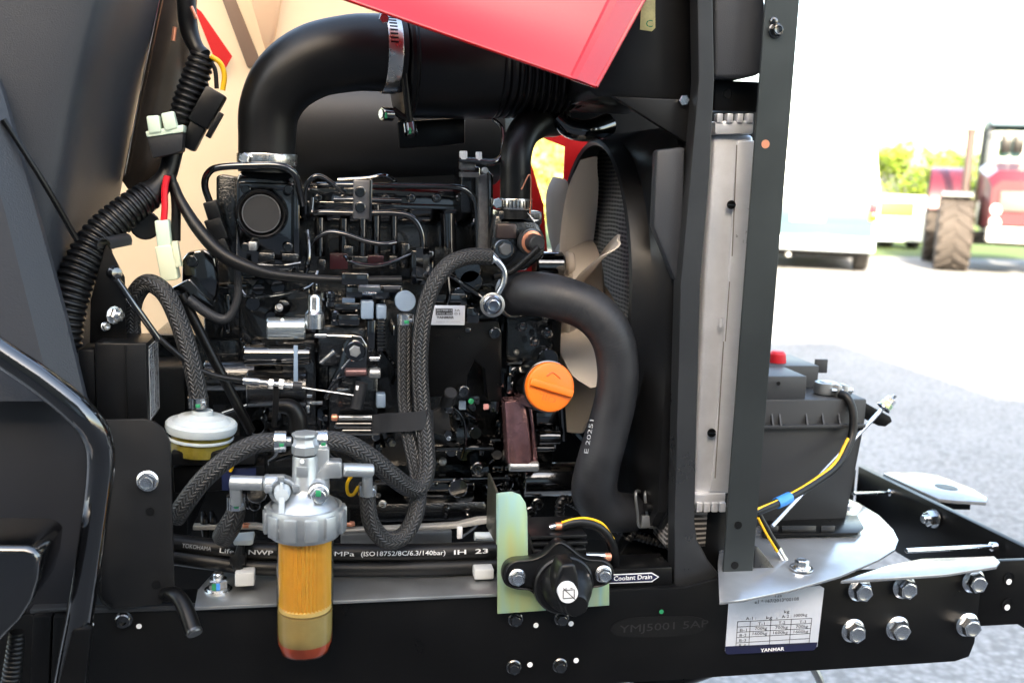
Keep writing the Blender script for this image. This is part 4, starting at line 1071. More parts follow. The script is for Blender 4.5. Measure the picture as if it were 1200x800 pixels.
b = MB(); b.prism([P(282, -40, .44), P(336, -40, .47), P(322, 40, .475), P(313, 66, .48), P(305, 40, .46)], Y*.03, .006, 3); obj('added_shade_fold', b, PEACH, bhd)  # fold shape added to bring soft shading onto the flat panel
# wiring
wc_ = thing('wiring_conduit', 'thick black corrugated wiring conduit curving down the left side', 'conduit', P(75, 390, .07))
b = MB(); b.ptube([(218, -20, .16), (219, 10, .16), (222, 36, .16), (230, 56, .155), (238, 66, .15)], [11, 11, 10.5, 9, 10], 16, 8); obj('taped_end', b, RUB, wc_)
b = MB(); b.ptube([(238, 64, .15), (229, 92, .15), (219, 120, .15), (209, 152, .15)], [15, 17, 17, 15], 20, 10, corr=(.0075, .0026)); obj('upper_section', b, PLAST, wc_)
b = MB(); b.ptube([(209, 148, .15), (203, 178, .145), (196, 204, .14), (184, 221, .135), (170, 232, .13)], [13, 11, 11, 14, 18], 18, 8); obj('taped_joint', b, RUB, wc_)
b = MB(); b.ptube([(176, 228, .13), (148, 248, .115), (116, 278, .10), (92, 320, .085), (78, 365, .075), (72, 410, .07)], [18, 20, 22, 22.5, 23, 23], 26, 10, corr=(.0078, .0030)); lo_ = obj('lower_section', b, PLAST, wc_)
b = MB(); b.ptube([(224, 8, .14), (230, 22, .14)], 2.2, 8); b.ptube([(205, 32, .15), (203, 48, .15)], 2.6, 8); obj('cable_clip', b, COPPER, wc_)
b = MB(); b.lathe(P(170, 264, .14), V((.2, -1, .1)), [(.017, 0), (.018, .003), (.016, .006)], 20); obj('tape_tail', b, RUB, wc_)
# fuse pair
fp = thing('fuse_pair', 'two pale mint blade fuses in a dark holder strapped to the conduit', 'fuse holder', P(195, 185, .10))
b = MB(); b.prism([P(172, 160, .11), P(215, 155, .11), P(213, 178, .11), P(179, 186, .11)], Y*.03, .002); obj('holder', b, RUBG, fp)
b = MB(); b.prism([P(170, 154, .108), P(215, 146, .108), P(215, 155, .108), P(172, 161, .108)], Y*.028, .0015); obj('collar', b, MINT, fp)
for q in (((171, 136), (186, 135), (189, 155), (174, 157)), ((188, 133), (203, 130), (208, 150), (193, 154))):
    b = MB(); b.prism([P(x_, y_, .106) for x_, y_ in q], Y*.014, .002); obj('fuse', b, MINT, fp)
# connector
cn = thing('sealed_connector', 'black sealed plug with a yellow and a black wire beside the conduit', 'connector', P(222, 180, .13))
def slab(par, name, ax, ay, bx_, by2, wpx, yf, d, m, bev=.002):
    a, c_ = P(ax, ay, yf), P(bx_, by2, yf); k_ = S(ax, ay, yf)*wpx/2
    n_ = (c_-a).normalized().cross(Y).normalized()*k_
    b = MB(); b.prism([a-n_, c_-n_, c_+n_, a+n_], Y*d, bev); return obj(name, b, m, par)
slab(cn, 'socket', 253, 106, 231, 146, 25, .125, .028, PLAST, .003)
slab(cn, 'plug', 235, 140, 218, 174, 19, .130, .022, PLAST, .003)
slab(cn, 'latch', 259, 132, 243, 161, 6, .120, .012, PLAST, .001)
b = MB(); b.ptube([(247, 66, .14), (258, 74, .14), (263, 88, .14), (261, 106, .14)], 3.1, 10); obj('yellow_wire', b, YEL, cn)
b = MB(); b.ptube([(245, 70, .145), (252, 82, .145), (254, 104, .145)], 2.6, 10); obj('black_wire', b, RUB, cn)
# red wire and ivory plug
ip = thing('ivory_plug', 'ivory two-part plug hanging on a red wire and black sleeve', 'connector', P(197, 330, .12))
b = MB(); b.ptube([(196, 206, .12), (193, 222, .12), (193, 245, .12), (191, 268, .12)], 3.9, 12); obj('red_wire', b, REDW, ip)
b = MB(); b.ptube([(200, 205, .13), (206, 235, .13), (206, 282, .13)], 5.5, 12); obj('black_sleeve', b, RUB, ip)
slab(ip, 'plug_top', 189, 258, 193, 292, 16, .115, .02, MINT, .002)
slab(ip, 'plug_body', 191, 288, 199, 329, 20, .112, .024, IVORY, .0025)
slab(ip, 'plug_latch', 204, 283, 209, 313, 7, .112, .012, IVORY, .001)
# harness running right
hr = thing('harness_tube', 'black harness tube running right across the engine from the ivory plug', 'harness', P(300, 330, .1))
b = MB(); b.ptube([(203, 215, .13), (212, 236, .125), (232, 268, .11), (258, 296, .10), (290, 313, .095), (330, 323, .095), (400, 328, .10), (470, 328, .11)], [5.5, 6, 7.5, 8, 8, 5.5, 5, 5], 16, 8); obj('sleeve', b, RUB, hr)
b = MB(); b.pbox(400, 320, 432, 334, .092, .02, .002); obj('clip', b, GLOSS, hr)
b = MB(); b.ptube([(278, 315, .12), (279, 345, .12), (272, 366, .12), (262, 374, .12), (245, 368, .12), (220, 350, .12)], [4, 4.5, 5, 5.5, 6, 6], 14, 8)
obj('vent_hose', b, RUBG, None, 'small grey vent hose hooking back below the harness tube', 'hose')
b = MB(); b.ptube([(213, 345, .13), (245, 410, .12), (276, 470, .12), (294, 505, .13)], 6, 14)
obj('dipstick_tube', b, SATIN, None, 'straight black tube slanting down behind the braided hose', 'tube')
# ================================================================ engine
EN = thing('diesel_engine', 'glossy black diesel engine filling the middle of the bay', 'engine', P(460, 600, .3))
def part(name, mb, m=GLOSS, par=EN, **k): return obj(name, mb, m, par, **k)
def ebox(name, x0, y0, x1, y1, yf, d, m=GLOSS, bev=.003, par=EN):
    b = MB(); b.pbox(x0, y0, x1, y1, yf, d, bev); return obj(name, b, m, par)
def epoly(name, pix, yf, d, m=GLOSS, bev=.003, par=EN):
    b = MB(); b.ppoly(pix, yf, d, bev); return obj(name, b, m, par)
def epipe(name, pix, r, m=GLOSS, par=EN, n=10, **k):
    b = MB(); b.ptube(pix, r, n, **k); return obj(name, b, m, par)
def ecyl(name, x, y, yf, r, L, m=GLOSS, axis=None, par=EN, bev=.0012, n=24, r2=None):
    b = MB(); a = P(x, y, yf); ax = axis or Y; b.cyl(a, a+ax*L, r*S(x, y, yf), n, bev, None if r2 is None else r2*S(x, y, yf)); return obj(name, b, m, par)
ebox('block', 285, 330, 640, 560, .235, .28, GLOSS2, .006)
ebox('cylinder_head', 292, 258, 600, 336, .25, .22, GLOSS2, .006)
ebox('sump', 300, 555, 660, 690, .26, .24, GLOSS2, .01)
# rocker cover: stepped, rounded
epoly('rocker_cover', [(352, 260), (352, 226), (360, 214), (545, 220), (556, 230), (558, 262)], .225, .20, GLOSS, .008)
ebox('cover_rim', 350, 238, 556, 246, .218, .2, GLOSS, .002)
for x_ in (372, 402, 452, 482, 512, 540): bolt(EN, x_, 232, .222, 5.5, 'flange', GLOSS)
# intake flange with round cover
epoly('intake_housing', [(280, 200), (346, 200), (350, 212), (350, 312), (342, 320), (284, 318), (276, 300), (276, 216)], .15, .12, GLOSS, .006)
ebox('housing_web', 344, 212, 351, 315, .138, .02, GLOSS, .002)
ebox('housing_shelf', 279, 214, 346, 222, .140, .03, GLOSS, .003)
b = MB(); c_ = P(307, 250, .150); k_ = S(307, 250, .13)
b.lathe(c_, -Y, [(31*k_, 0), (30*k_, .016), (28.5*k_, .018), (26.5*k_, .016), (23*k_, .010), (23*k_, .002)], 48); part('port_rim', b)
b = MB(); b.lathe(c_, -Y, [(22*k_, .0), (22*k_, .011), (21*k_, .0125), (.0001, .0127)], 40); part('port_plug', b, mat('matte_charcoal_plug', (.016, .0165, .018), .6, bump=.2, bscale=900))
b = MB(); b.lathe(c_, -Y, [(22.6*k_, .010), (22.3*k_, .0136), (21.2*k_, .0136), (21.0*k_, .010)], 40, cap=False); part('port_ring', b, mat('highlight_ring_steel', (.22, .22, .23), .3, metal=.7))  # ring colour lightened to stand for bright highlights round the port
for x_, y_ in ((288, 290), (338, 290), (288, 222), (338, 222)): bolt(EN, x_, y_, .142, 5, 'socket', GLOSS)
ebox('pebbled_pad', 303, 296, 322, 309, .138, .02, GLOSS2, .002); ebox('pebbled_pad', 330, 297, 350, 309, .136, .02, GLOSS2, .002)
ebox('nut_block', 291, 283, 301, 294, .136, .015, ZINCM, .002)
epoly('stud_plate', [(253, 207), (258, 204), (282, 208), (282, 300), (262, 300), (253, 260)], .18, .05, GLOSS2, .003)
# sensor loop pipe
epipe('breather_pipe', [(247, 240, .15), (240, 218, .14), (244, 203, .13), (258, 196, .12), (300, 194, .115), (330, 195, .115), (345, 204, .12), (351, 222, .13), (355, 240, .14)], 4.2, GLOSS, n=14)
for i, (x0, y0, x1, y1, w_) in enumerate(((245, 236, 252, 258, 16), (248, 256, 258, 282, 20), (256, 280, 264, 300, 14))): slab(EN, 'breather_socket', x0, y0, x1, y1, w_, .14, .022, PLAST, .002)
# lug with hole
epoly('lifting_lug', [(213, 304), (220, 295), (240, 292), (252, 300), (256, 330), (252, 360), (232, 352), (212, 340)], .16, .02, GLOSS, .004)
bolt(EN, 225, 306, .158, 6, 'socket', GLOSS)
epoly('lug_foot', [(200, 338), (222, 326), (238, 345), (252, 360), (230, 358), (205, 350)], .14, .03, GLOSS, .003)
ebox('rear_housing', 238, 300, 300, 400, .24, .22, GLOSS2, .006); ebox('rear_housing', 180, 392, 300, 520, .27, .2, GLOSS2, .006)
ebox('bell_housing', 60, 430, 220, 640, .20, .2, DARK, .006)
ebox('housing_rib', 250, 332, 290, 338, .22, .03, GLOSS, .002); ebox('housing_rib', 262, 345, 270, 392, .22, .03, GLOSS, .002)
# fuel lines
epipe('fuel_line', [(366, 232, .17), (366, 250, .165), (378, 249, .16), (420, 250, .155), (464, 250, .155), (484, 256, .155), (494, 272, .155), (496, 294, .155)], 3.4, GLOSS, n=12)
b = MB(); b.hexa(P(495, 290, .155), P(495, 328, .155), 9*S(495, 300, .155)); part('line_nut', b); ebox('line_block', 482, 294, 508, 334, .16, .03, GLOSS, .002)
epipe('fuel_line', [(392, 234, .165), (420, 234, .155), (470, 235, .16)], 3.2, GLOSS, n=12)
epipe('fuel_line', [(372, 217, .17), (420, 217, .155), (470, 218, .165), (530, 219, .175), (550, 226, .18), (558, 244, .18), (560, 300, .18)], 3.6, GLOSS, n=12)
epipe('fuel_line', [(358, 250, .17), (358, 222, .165), (366, 209, .16), (376, 207, .16), (392, 217, .16), (404, 226, .165)], 3.0, GLOSS, n=12)
epipe('fuel_line', [(396, 211, .165), (430, 209, .16), (450, 206, .16), (464, 213, .17)], 2.6, GLOSS, n=10)
epipe('fuel_line', [(360, 300, .17), (366, 284, .165), (382, 273, .16), (402, 274, .155), (430, 283, .155), (450, 286, .155), (464, 284, .16)], 2.8, GLOSS, n=12)
epipe('fuel_line', [(404, 300, .17), (412, 307, .16), (440, 311, .155), (462, 306, .155), (482, 298, .16)], 2.2, GLOSS, n=10)
epipe('fuel_line', [(283, 340, .15), (290, 347, .145), (310, 347, .14), (350, 340, .14), (366, 332, .15), (372, 318, .16)], 2.3, GLOSS, n=10)
epipe('fuel_line', [(300, 310, .14), (330, 311, .13), (352, 308, .135)], 2.0, GLOSS, n=10)
epipe('fuel_line', [(356, 330, .15), (362, 300, .15), (360, 270, .16)], 3.0, GLOSS, n=10)
# line clamp
b = MB(); b.pbox(414, 211, 434, 257, .143, .02, .002); cl_ = part('line_clamp', b, mat('grey_clamp_steel', (.16, .16, .17), .35, metal=.6, var=.2, vscale=90))
for y_ in (225, 243): bolt(EN, 422, y_, .142, 5.5, 'socket', GLOSS)
ebox('clamp_edge', 433, 210, 436, 258, .139, .022, GLOSS, .001)
# push rod tubes and injector bodies
for x_, y0, y1, r_, yd in ((425, 256, 300, 5, .20), (441, 240, 300, 5, .21), (403, 256, 300, 6, .215), (462, 250, 296, 4, .21), (375, 255, 300, 6, .215)):
    epipe('stud', [(x_, y0, yd), (x_, y1, yd)], r_, GLOSS, n=14, spline=False)
epipe('injector', [(525, 250, .19), (526, 296, .19)], [9, 9], GLOSS, n=20, spline=False)
epipe('injector', [(519, 290, .185), (519, 312, .185)], [11, 11], GLOSS2, n=6, spline=False)
REDG = mat('red_tinted_casting', (.035, .006, .009), .25, bump=.5, bscale=500)
ebox('red_tinted_lug', 386, 297, 408, 316, .19, .02, REDG, .002); ebox('red_tinted_lug', 431, 299, 450, 311, .19, .02, REDG, .002)
for x_, y_, w_, h_ in ((402, 288, 12, 14), (412, 300, 22, 16), (456, 300, 10, 16), (470, 285, 10, 30), (372, 304, 10, 14)): ebox('small_boss', x_, y_, x_+w_, y_+h_, .195, .03, GLOSS2, .002)
# lifting bracket on the right of the head
LB = mat('pebbled_grey_bracket', (.13, .13, .135), .42, metal=.4, bump=.8, bscale=500, var=.3, vscale=120)
epoly('lift_bracket', [(561, 206), (572, 204), (573, 302), (561, 304)], .165, .03, LB, .002)
epoly('lift_bracket_web', [(572, 200), (578, 206), (578, 300), (573, 302)], .170, .04, GLOSS, .001)
epipe('bracket_arm', [(538, 187, .15), (560, 189, .15), (578, 190, .15), (588, 183, .155), (590, 168, .16), (588, 150, .17), (578, 140, .18)], [3.6, 3.6, 3.6, 3.4, 3, 2.6, 2.4], GLOSS, n=12)
ebox('bracket_pad', 540, 190, 557, 199, .155, .02, LB, .001); ebox('bracket_pad', 540, 202, 562, 208, .155, .02, LB, .001)
for x_, y_, r_ in ((543, 184, 5), (561, 185, 4)):
    b = MB(); b.hexa(P(x_, y_+3, .15), P(x_, y_-7, .15), r_*S(x_, y_, .15)); part('cap_bolt', b, WHITE)
ecyl('bleed_screw', 567, 200, .15, 4, .012, ZINCM, axis=-Y)
ebox('head_end', 540, 195, 562, 250, .20, .08, GLOSS2, .003)
# fuel pump group
def hcyl(name, x0, x1, y, yf, r, m, bev=.0015, n=28, par=EN):
    b = MB(); b.cyl(P(x0, y, yf), P(x1, y, yf), r*S(x0, y, yf), n, bev); return obj(name, b, m, par)
SILV = mat('plated_solenoid', (.52, .57, .58), .26, metal=.9, var=.08, vscale=60)
hcyl('solenoid', 313, 358, 385, .12, 13.5, SILV); bolt(EN, 331, 375, .112, 2.2, 'round', WHITE)
b = MB(); a = P(369, 384, .115); k_ = S(369, 370, .115)
b.lathe(a, Z, [(11.5*k_, 0), (11.5*k_, 17*k_), (9*k_, 20*k_), (8*k_, 22*k_), (8*k_, 36*k_), (6.5*k_, 39*k_), (4*k_, 39*k_), (4*k_, 33*k_)], 28); part('filler_valve', b, ZINC)
hcyl('starter_body', 286, 346, 416, .12, 12.5, GLOSS); hcyl('starter_body', 348, 364, 416, .12, 11, GLOSS); ebox('blue_band', 344, 405, 349, 447, .107, .004, BLUEGL, .0005)
hcyl('starter_motor', 290, 360, 455, .15, 22, GLOSS2); hcyl('starter_motor', 240, 300, 440, .17, 18, GLOSS2)
for x_, y_ in ((386, 350), (392, 372)):
    b = MB(); a = P(x_, y_+8, .13); k_ = S(x_, y_, .13); b.lathe(a, Z, [(8*k_, 0), (8*k_, 5*k_), (5.5*k_, 6*k_), (5.5*k_, 9*k_), (7*k_, 10*k_), (7*k_, 15*k_), (5*k_, 17*k_)], 20); part('banjo_fitting', b)
ebox('pump_shelf', 392, 355, 424, 363, .125, .05, GLOSS, .002); ebox('pump_shelf', 396, 368, 422, 382, .12, .05, GLOSS, .003)
ebox('pump_body', 372, 382, 442, 430, .135, .09, GLOSS2, .006); ebox('pump_body', 330, 400, 372, 500, .17, .08, GLOSS2, .006); ebox('pump_body', 384, 428, 444, 510, .15, .09, GLOSS2, .006)
ebox('blue_connector', 423, 353, 438, 374, .112, .02, BLUEGL, .002); ebox('blue_connector', 441, 358, 453, 374, .114, .02, BLUEGL, .002)
ebox('connector_column', 430, 375, 440, 410, .118, .02, GLOSS, .002); ebox('connector_column', 442, 374, 451, 412, .118, .02, GLOSS, .002)
for i in range(8):
    hcyl('column_ring', 441.5, 451.5, 377+i*4.2, .117, 1.5, GLOSS, n=10)
hcyl('rail_tube', 420, 446, 338, .125, 4.5, ZINCM); hcyl('rail_tube', 448, 470, 339, .13, 3.5, STRIP); hcyl('rail_tube', 424, 442, 343.5, .122, 2, ZINC)
ebox('rail_bracket', 405, 334, 472, 352, .14, .03, GLOSS, .003); ebox('grey_tag', 401, 350, 416, 358, .13, .01, BLUEGL, .001)
# lever boss
epoly('lever', [(402, 402), (410, 391), (424, 393), (432, 405), (430, 440), (402, 446), (384, 470), (378, 466), (396, 430)], .115, .014, GLOSS, .004)
ecyl('lever_boss', 416, 410, .115, 12, .012, GLOSS, axis=-Y); bolt(EN, 416, 411, .104, 7, 'hex', ZINCM)
epipe('link_rod', [(383, 393, .108), (412, 394, .106)], 1.4, ZINC, n=8, spline=False); hcyl('link_end', 368, 384, 393, .108, 2.6, ZINC)
epipe('link_rod', [(376, 425, .10), (392, 411, .10)], 3, ZINC, n=8, spline=False); epipe('link_rod', [(400, 432, .105), (412, 418, .105)], 1.2, ZINC, n=8, spline=False)
hcyl('pump_shaft', 404, 430, 436, .115, 5, mat('reddish_shaft', (.16, .09, .09), .3, metal=.5)); hcyl('pump_collar', 432, 446, 437, .118, 6, ZINCM); hcyl('pump_collar', 432, 446, 420, .12, 3, ZINC)
b = MB(); b.ptube([(424, 448, .105), (418, 478, .105)], [7, 7.5], 16, spline=False); part('cable_joint', b, RUBG)
ebox('joint_glint', 417, 452, 422, 457, .098, .002, WHITE, .0005); ebox('blue_glazed_boss', 441, 462, 452, 478, .125, .02, BLUEGL, .002)
hcyl('lower_shaft', 396, 446, 489, .118, 3, ZINCM); hcyl('lower_shaft', 392, 446, 497, .125, 5, GLOSS); hcyl('lower_shaft', 400, 446, 505, .128, 5, GLOSS)
hcyl('shaft_end', 388, 396, 489, .117, 4, COPPER)
b = MB(); b.ptube([(322, 475, .12), (340, 477, .12), (348, 488, .12), (350, 505, .12)], [8, 10, 11, 11], 16); part('rubber_elbow', b, RUB)
# scattered fittings of the dark lower area
rnd = random.Random(11)
for i in range(90):
    x_, y_ = rnd.uniform(285, 640), rnd.uniform(335, 600)
    if 505 < x_ < 590 and 378 < y_ < 470: continue
    if 460 < x_ < 505 and y_ < 520: continue
    yy = .225 if y_ < 560 else .25
    k = rnd.random()
    if k < .35: bolt(EN, x_, y_, yy, rnd.uniform(4, 8), rnd.choice(('flange', 'socket', 'hex')), GLOSS)
    elif k < .55: ecyl('boss', x_, y_, yy-.02, rnd.uniform(5, 12), .03, GLOSS)
    elif k < .8: ebox('casting_rib', x_, y_, x_+rnd.choice((6, 8, 30)), y_+rnd.choice((6, 8, 26)), yy-rnd.uniform(.005, .03), .04, rnd.choice((GLOSS, GLOSS2)), .002)
    else: epipe('small_pipe', [(x_, y_, yy), (x_+rnd.uniform(-8, 8), y_+10, yy-.025), (x_+rnd.uniform(-25, 25), y_+25, yy-.02), (x_+rnd.uniform(-30, 30), y_+40, yy)], rnd.uniform(1.6, 3), GLOSS)
for x0, y0, x1, y1, yd, mm in ((360, 470, 378, 474, .15, ZINC), (312, 445, 322, 449, .14, ZINC), (350, 462, 366, 466, .14, ZINC), (357, 475, 363, 484, .14, ZINC), (395, 455, 410, 458, .13, ZINC), (575, 470, 586, 482, .16, GLOSS), (551, 464, 562, 474, .16, GLOSS), (538, 470, 546, 480, .16, BLUEGL)):
    ebox('bright_tab', x0, y0, x1, y1, yd, .006, mm, .0008)
for i in range(110):
    x_, y_ = rnd.choice(((rnd.uniform(590, 655), rnd.uniform(370, 600)), (rnd.uniform(440, 590), rnd.uniform(475, 600)), (rnd.uniform(290, 460), rnd.uniform(330, 520))))
    if 498 < x_ < 592 and 370 < y_ < 472: continue
    yy = rnd.uniform(.165, .21)
    k = rnd.random()
    if k < .3: bolt(EN, x_, y_, yy, rnd.uniform(3, 6), rnd.choice(('flange', 'socket', 'hex', 'round')), rnd.choice((GLOSS, GLOSS, STRIP, ZINCM)), axis=V((rnd.uniform(-.4, .4), -1, rnd.uniform(-.2, .6))))  # pale bolts among these are added as glints on the dark engine
    elif k < .55: ecyl('boss', x_, y_, yy, rnd.uniform(5, 13), .1, GLOSS)
    elif k < .75: ebox('casting_rib', x_, y_, x_+rnd.uniform(3, 9), y_+rnd.uniform(10, 28), yy, .11, GLOSS, .003)
    elif k < .9: ebox('casting_rib', x_, y_, x_+rnd.uniform(10, 34), y_+rnd.uniform(3, 8), yy, .11, GLOSS, .003)
    else: epipe('small_pipe', [(x_, y_, yy+.02), (x_+rnd.uniform(-8, 8), y_+10, yy-.005), (x_+rnd.uniform(-20, 20), y_+22, yy), (x_+rnd.uniform(-25, 25), y_+36, yy+.02)], rnd.uniform(1.5, 2.6), GLOSS)
# flat timing cover plate, data label
epoly('cover_plate', [(500, 378), (584, 376), (588, 392), (588, 470), (572, 470), (568, 432), (556, 422), (548, 440), (546, 462), (500, 466)], .15, .03, SATIN, .002)
bolt(EN, 580, 390, .148, 6, 'socket', GLOSS)
dl = ebox('data_label', 505, 358, 545, 381, .142, .004, STICK, .001)
b = MB(); b.ppoly([(510.5, 361.5), (530.5, 361.5), (530.5, 369), (510.5, 369)], .1412, .0006); part('printed_block', b, INK, dl)
ptext('label_text', '20190813', 511.5, 364.6, 529.5, 364.6, .1409, 2.2, STICK, dl); ptext('label_text', '3TNV 4A9', 511.5, 368.3, 529.5, 368.3, .1409, 2.2, STICK, dl)
ptext('label_text', '3A', 532.5, 364.8, 539, 364.8, .1412, 2.6, INK, dl); ptext('label_text', '01', 532.5, 368.8, 539, 368.8, .1412, 2.6, INK, dl)
ptext('brand_lettering', 'YANMAR', 511.5, 373.2, 532, 373.2, .1412, 2.8, INK, dl, bold=.03); ptext('label_text', 'MADE IN JAPAN', 511.5, 377.6, 539, 377.6, .1412, 1.6, GREYPR, dl)
for x0, y0, x1, y1, yd in ((500, 344, 548, 358, .155), (547, 360, 562, 380, .15), (545, 384, 552, 390, .145)): ebox('label_bracket', x0, y0, x1, y1, yd, .03, GLOSS, .002)
# oil filter / banjo
ecyl('banjo_boss', 577, 357, .115, 15, .08, GLOSS)
b = MB(); a = P(577, 357, .113); k_ = S(577, 357, .11); b.lathe(a, -Y, [(14.5*k_, 0), (14.5*k_, .003), (12*k_, .004)], 32); part('washer', b, ZINCM)
bolt(EN, 577, 357, .110, 11.5, 'flange', mat('dark_zinc', (.30, .33, .38), .22, metal=1.0))
epipe('return_pipe', [(584, 344, .112), (590, 332, .112), (591, 318, .112), (584, 307, .112), (573, 301, .112)], 4.0, ZINC, n=14)
b = MB(); b.ptube([(571, 297, .112), (579, 306, .112)], 7.2, 14, spline=False); part('spring_clip', b, ZINC)
for p_ in ([(500, 330, .16), (520, 320, .15), (545, 335, .15), (560, 345, .15)], [(524, 320, .15), (526, 345, .15), (523, 356, .15)]): epipe('small_pipe', p_, 3, GLOSS)
for x_, y_, r_ in ((548, 316, 16), (552, 330, 14), (538, 345, 8)): ecyl('pump_drum', x_, y_, .16, r_, .06, GLOSS)
# thermostat housing, sensor
epoly('thermostat_housing', [(580, 252), (606, 250), (630, 256), (640, 280), (638, 302), (615, 318), (585, 316), (574, 290)], .14, .09, GLOSS2, .006)
ebox('housing_cap', 582, 262, 606, 280, .13, .02, mat('brownish_casting', (.05, .036, .034), .3, metal=.3, bump=.2, bscale=300), .003)
ecyl('housing_boss', 591, 292, .13, 12, .03, GLOSS); bolt(EN, 592, 292, .128, 8, 'hex', mat('dull_bolt', (.2, .2, .2), .4, metal=.9))
b = MB(); a = P(621, 283, .130); k_ = S(621, 283, .12); b.lathe(a, V((.25, -1, -.05)), [(16.5*k_, 0), (16*k_, .005), (14*k_, .006)], 32); part('sensor_collar', b, STRIP)
b = MB(); b.lathe(a, V((.25, -1, -.05)), [(13.5*k_, .004), (13.5*k_, .008), (11*k_, .009)], 28); part('sensor_seal', b, COPPER)
b = MB(); b.lathe(a, V((.25, -1, -.05)), [(10.5*k_, .008), (10*k_, .022), (8.5*k_, .024), (.0001, .024)], 28); part('sensor_cap', b, RUBG)
epipe('sensor_lead', [(632, 290, .10), (618, 303, .105), (600, 318, .115), (580, 325, .125)], 3.6, RUB, n=12)
# pulley and belt
b = MB(); b.cyl(P(626, 312, .22), P(660, 312, .22), 17*S(640, 312, .22), 28, .003); part('water_pump_pulley', b)
b = MB(); b.cyl(P(662, 308, .23), P(672, 308, .23), 14*S(640, 312, .22), 28, .003); part('pulley_face', b, CREAM)
ebox('drive_belt', 645, 330, 658, 440, .20, .02, RUB, .002); ebox('front_cover', 590, 370, 652, 560, .20, .2, GLOSS2, .006)
for x0, y0, x1, y1, yd in ((594, 424, 614, 429, .155), (617, 424, 640, 429, .155), (596, 428, 652, 466, .165), (594, 440, 606, 462, .15), (640, 430, 656, 520, .18), (596, 330, 640, 372, .19)): ebox('front_boss', x0, y0, x1, y1, yd, .05, GLOSS, .003)
for x_, y_ in ((604, 436, ), (604, 452), (612, 382), (640, 390), (626, 400), (600, 470)): bolt(EN, x_, y_, .15, 6, 'flange', GLOSS)
# arm with the red it reflects mixed into its base colour
ARM = mat('red_reflection_tint_arm', (.30, .16, .17), .24, metal=.8, bump=.35, bscale=260, var=.3, vscale=50)
epoly('support_arm', [(591, 470), (615, 468), (620, 495), (624, 540), (620, 549), (598, 549), (595, 540)], .125, .03, ARM, .004)
epoly('support_arm_flank', [(618, 470), (623, 470), (630, 530), (631, 548), (625, 549), (622, 500)], .135, .03, ARM, .002)
hcyl('arm_pivot', 596, 631, 546, .13, 6, ZINCM)
ebox('pipe_stack', 628, 482, 660, 500, .16, .04, GLOSS, .003); hcyl('oil_pipe', 630, 656, 512, .15, 9, GLOSS); hcyl('oil_pipe', 628, 650, 525, .155, 4, GLOSS)
epipe('oil_pipe', [(658, 470, .16), (660, 500, .16), (661, 516, .16)], 4, GLOSS)
# sender cluster below the cover plate
epoly('sender_plate', [(503, 484), (524, 474), (530, 512), (503, 506)], .12, .012, POWDER, .002)
ecyl('sender_knob', 523, 474, .115, 8, .03, RUB, axis=V((.1, -.7, .7))); bolt(EN, 526, 478, .108, 6, 'round', GLOSS); bolt(EN, 525, 508, .118, 5.5, 'hex', GLOSS); bolt(EN, 526, 513, .115, 3, 'round', ZINC)
bolt(EN, 543, 458, .145, 6, 'socket', GLOSS); bolt(EN, 552, 470, .14, 3.6, 'round', GREEN)
epipe('wire_loop', [(530, 476, .12), (540, 486, .118), (545, 500, .118), (545, 520, .12), (541, 536, .125)], 1.7, GLOSS)
for x_, y_ in ((567, 474), (556, 480)): ebox('pink_tag', x_, y_, x_+6, y_+6, .13, .006, mat('pink_tag', (.55, .25, .24), .5), .0008) if x_ == 567 else None
ebox('sump_ledge', 503, 524, 580, 529, .15, .1, GLOSS, .002); ebox('sump_ledge', 440, 560, 600, 566, .17, .1, GLOSS, .002)
ebox('sump_window', 500, 566, 556, 586, .19, .02, GLOSS, .002); ebox('sump_ridge', 440, 588, 572, 612, .18, .1, GLOSS2, .008)
ecyl('sump_drum', 612, 562, .17, 20, .1, GLOSS, axis=X)
for x_, y_ in ((560, 548), (630, 590), (622, 600)): bolt(EN, x_, y_, .16, 7, 'flange', GLOSS)
# oil filler
of = thing('oil_filler_cap', 'bright orange oil filler cap with a raised grip bar', 'oil cap', P(642, 452, .06))
ax_ = V((.10, -1, .16)).normalized(); a = P(642, 453, .085); k_ = S(642, 452, .08)
b = MB(); b.lathe(a, ax_, [(30*k_, -.05), (31*k_, -.004), (31*k_, .002), (28*k_, .003)], 40); obj('neck', b, GLOSS, of)
b = MB(); b.lathe(a, ax_, [(28*k_, 0), (29.5*k_, .003), (29.5*k_, .010), (28.3*k_, .0125), (26*k_, .0135), (.0001, .0137)], 56); obj('cap', b, ORANGE, of)
u_ = V((1, 0, -.30)); u_ = (u_-ax_*u_.dot(ax_)).normalized(); v_ = ax_.cross(u_).normalized()
if v_.z < 0: v_ = -v_
ctr = a+ax_*.0135
bar = MB(); bar.prism([ctr-u_*27*k_-v_*5*k_-ax_*.002, ctr+u_*27*k_-v_*5*k_-ax_*.002, ctr+u_*27*k_+v_*4*k_-ax_*.002, ctr-u_*27*k_+v_*4*k_-ax_*.002], ax_*.0085, .0018, 3); obj('grip_bar', bar, ORANGE, of)
ORD = mat('orange_embossing', (.62, .11, .01), .5)
text('embossed_text', 'OIL', ctr+u_*10*k_-v_*10*k_+ax_*.0003, -u_, -v_, 7*k_, ORD, of, 21*k_)
b = MB(); b.tube([ctr-u_*9*k_+v_*11*k_, ctr+v_*17*k_-u_*3*k_, ctr+u_*8*k_+v_*13*k_], 1.2*k_, 6); obj('embossed_symbol', b, ORD, of)
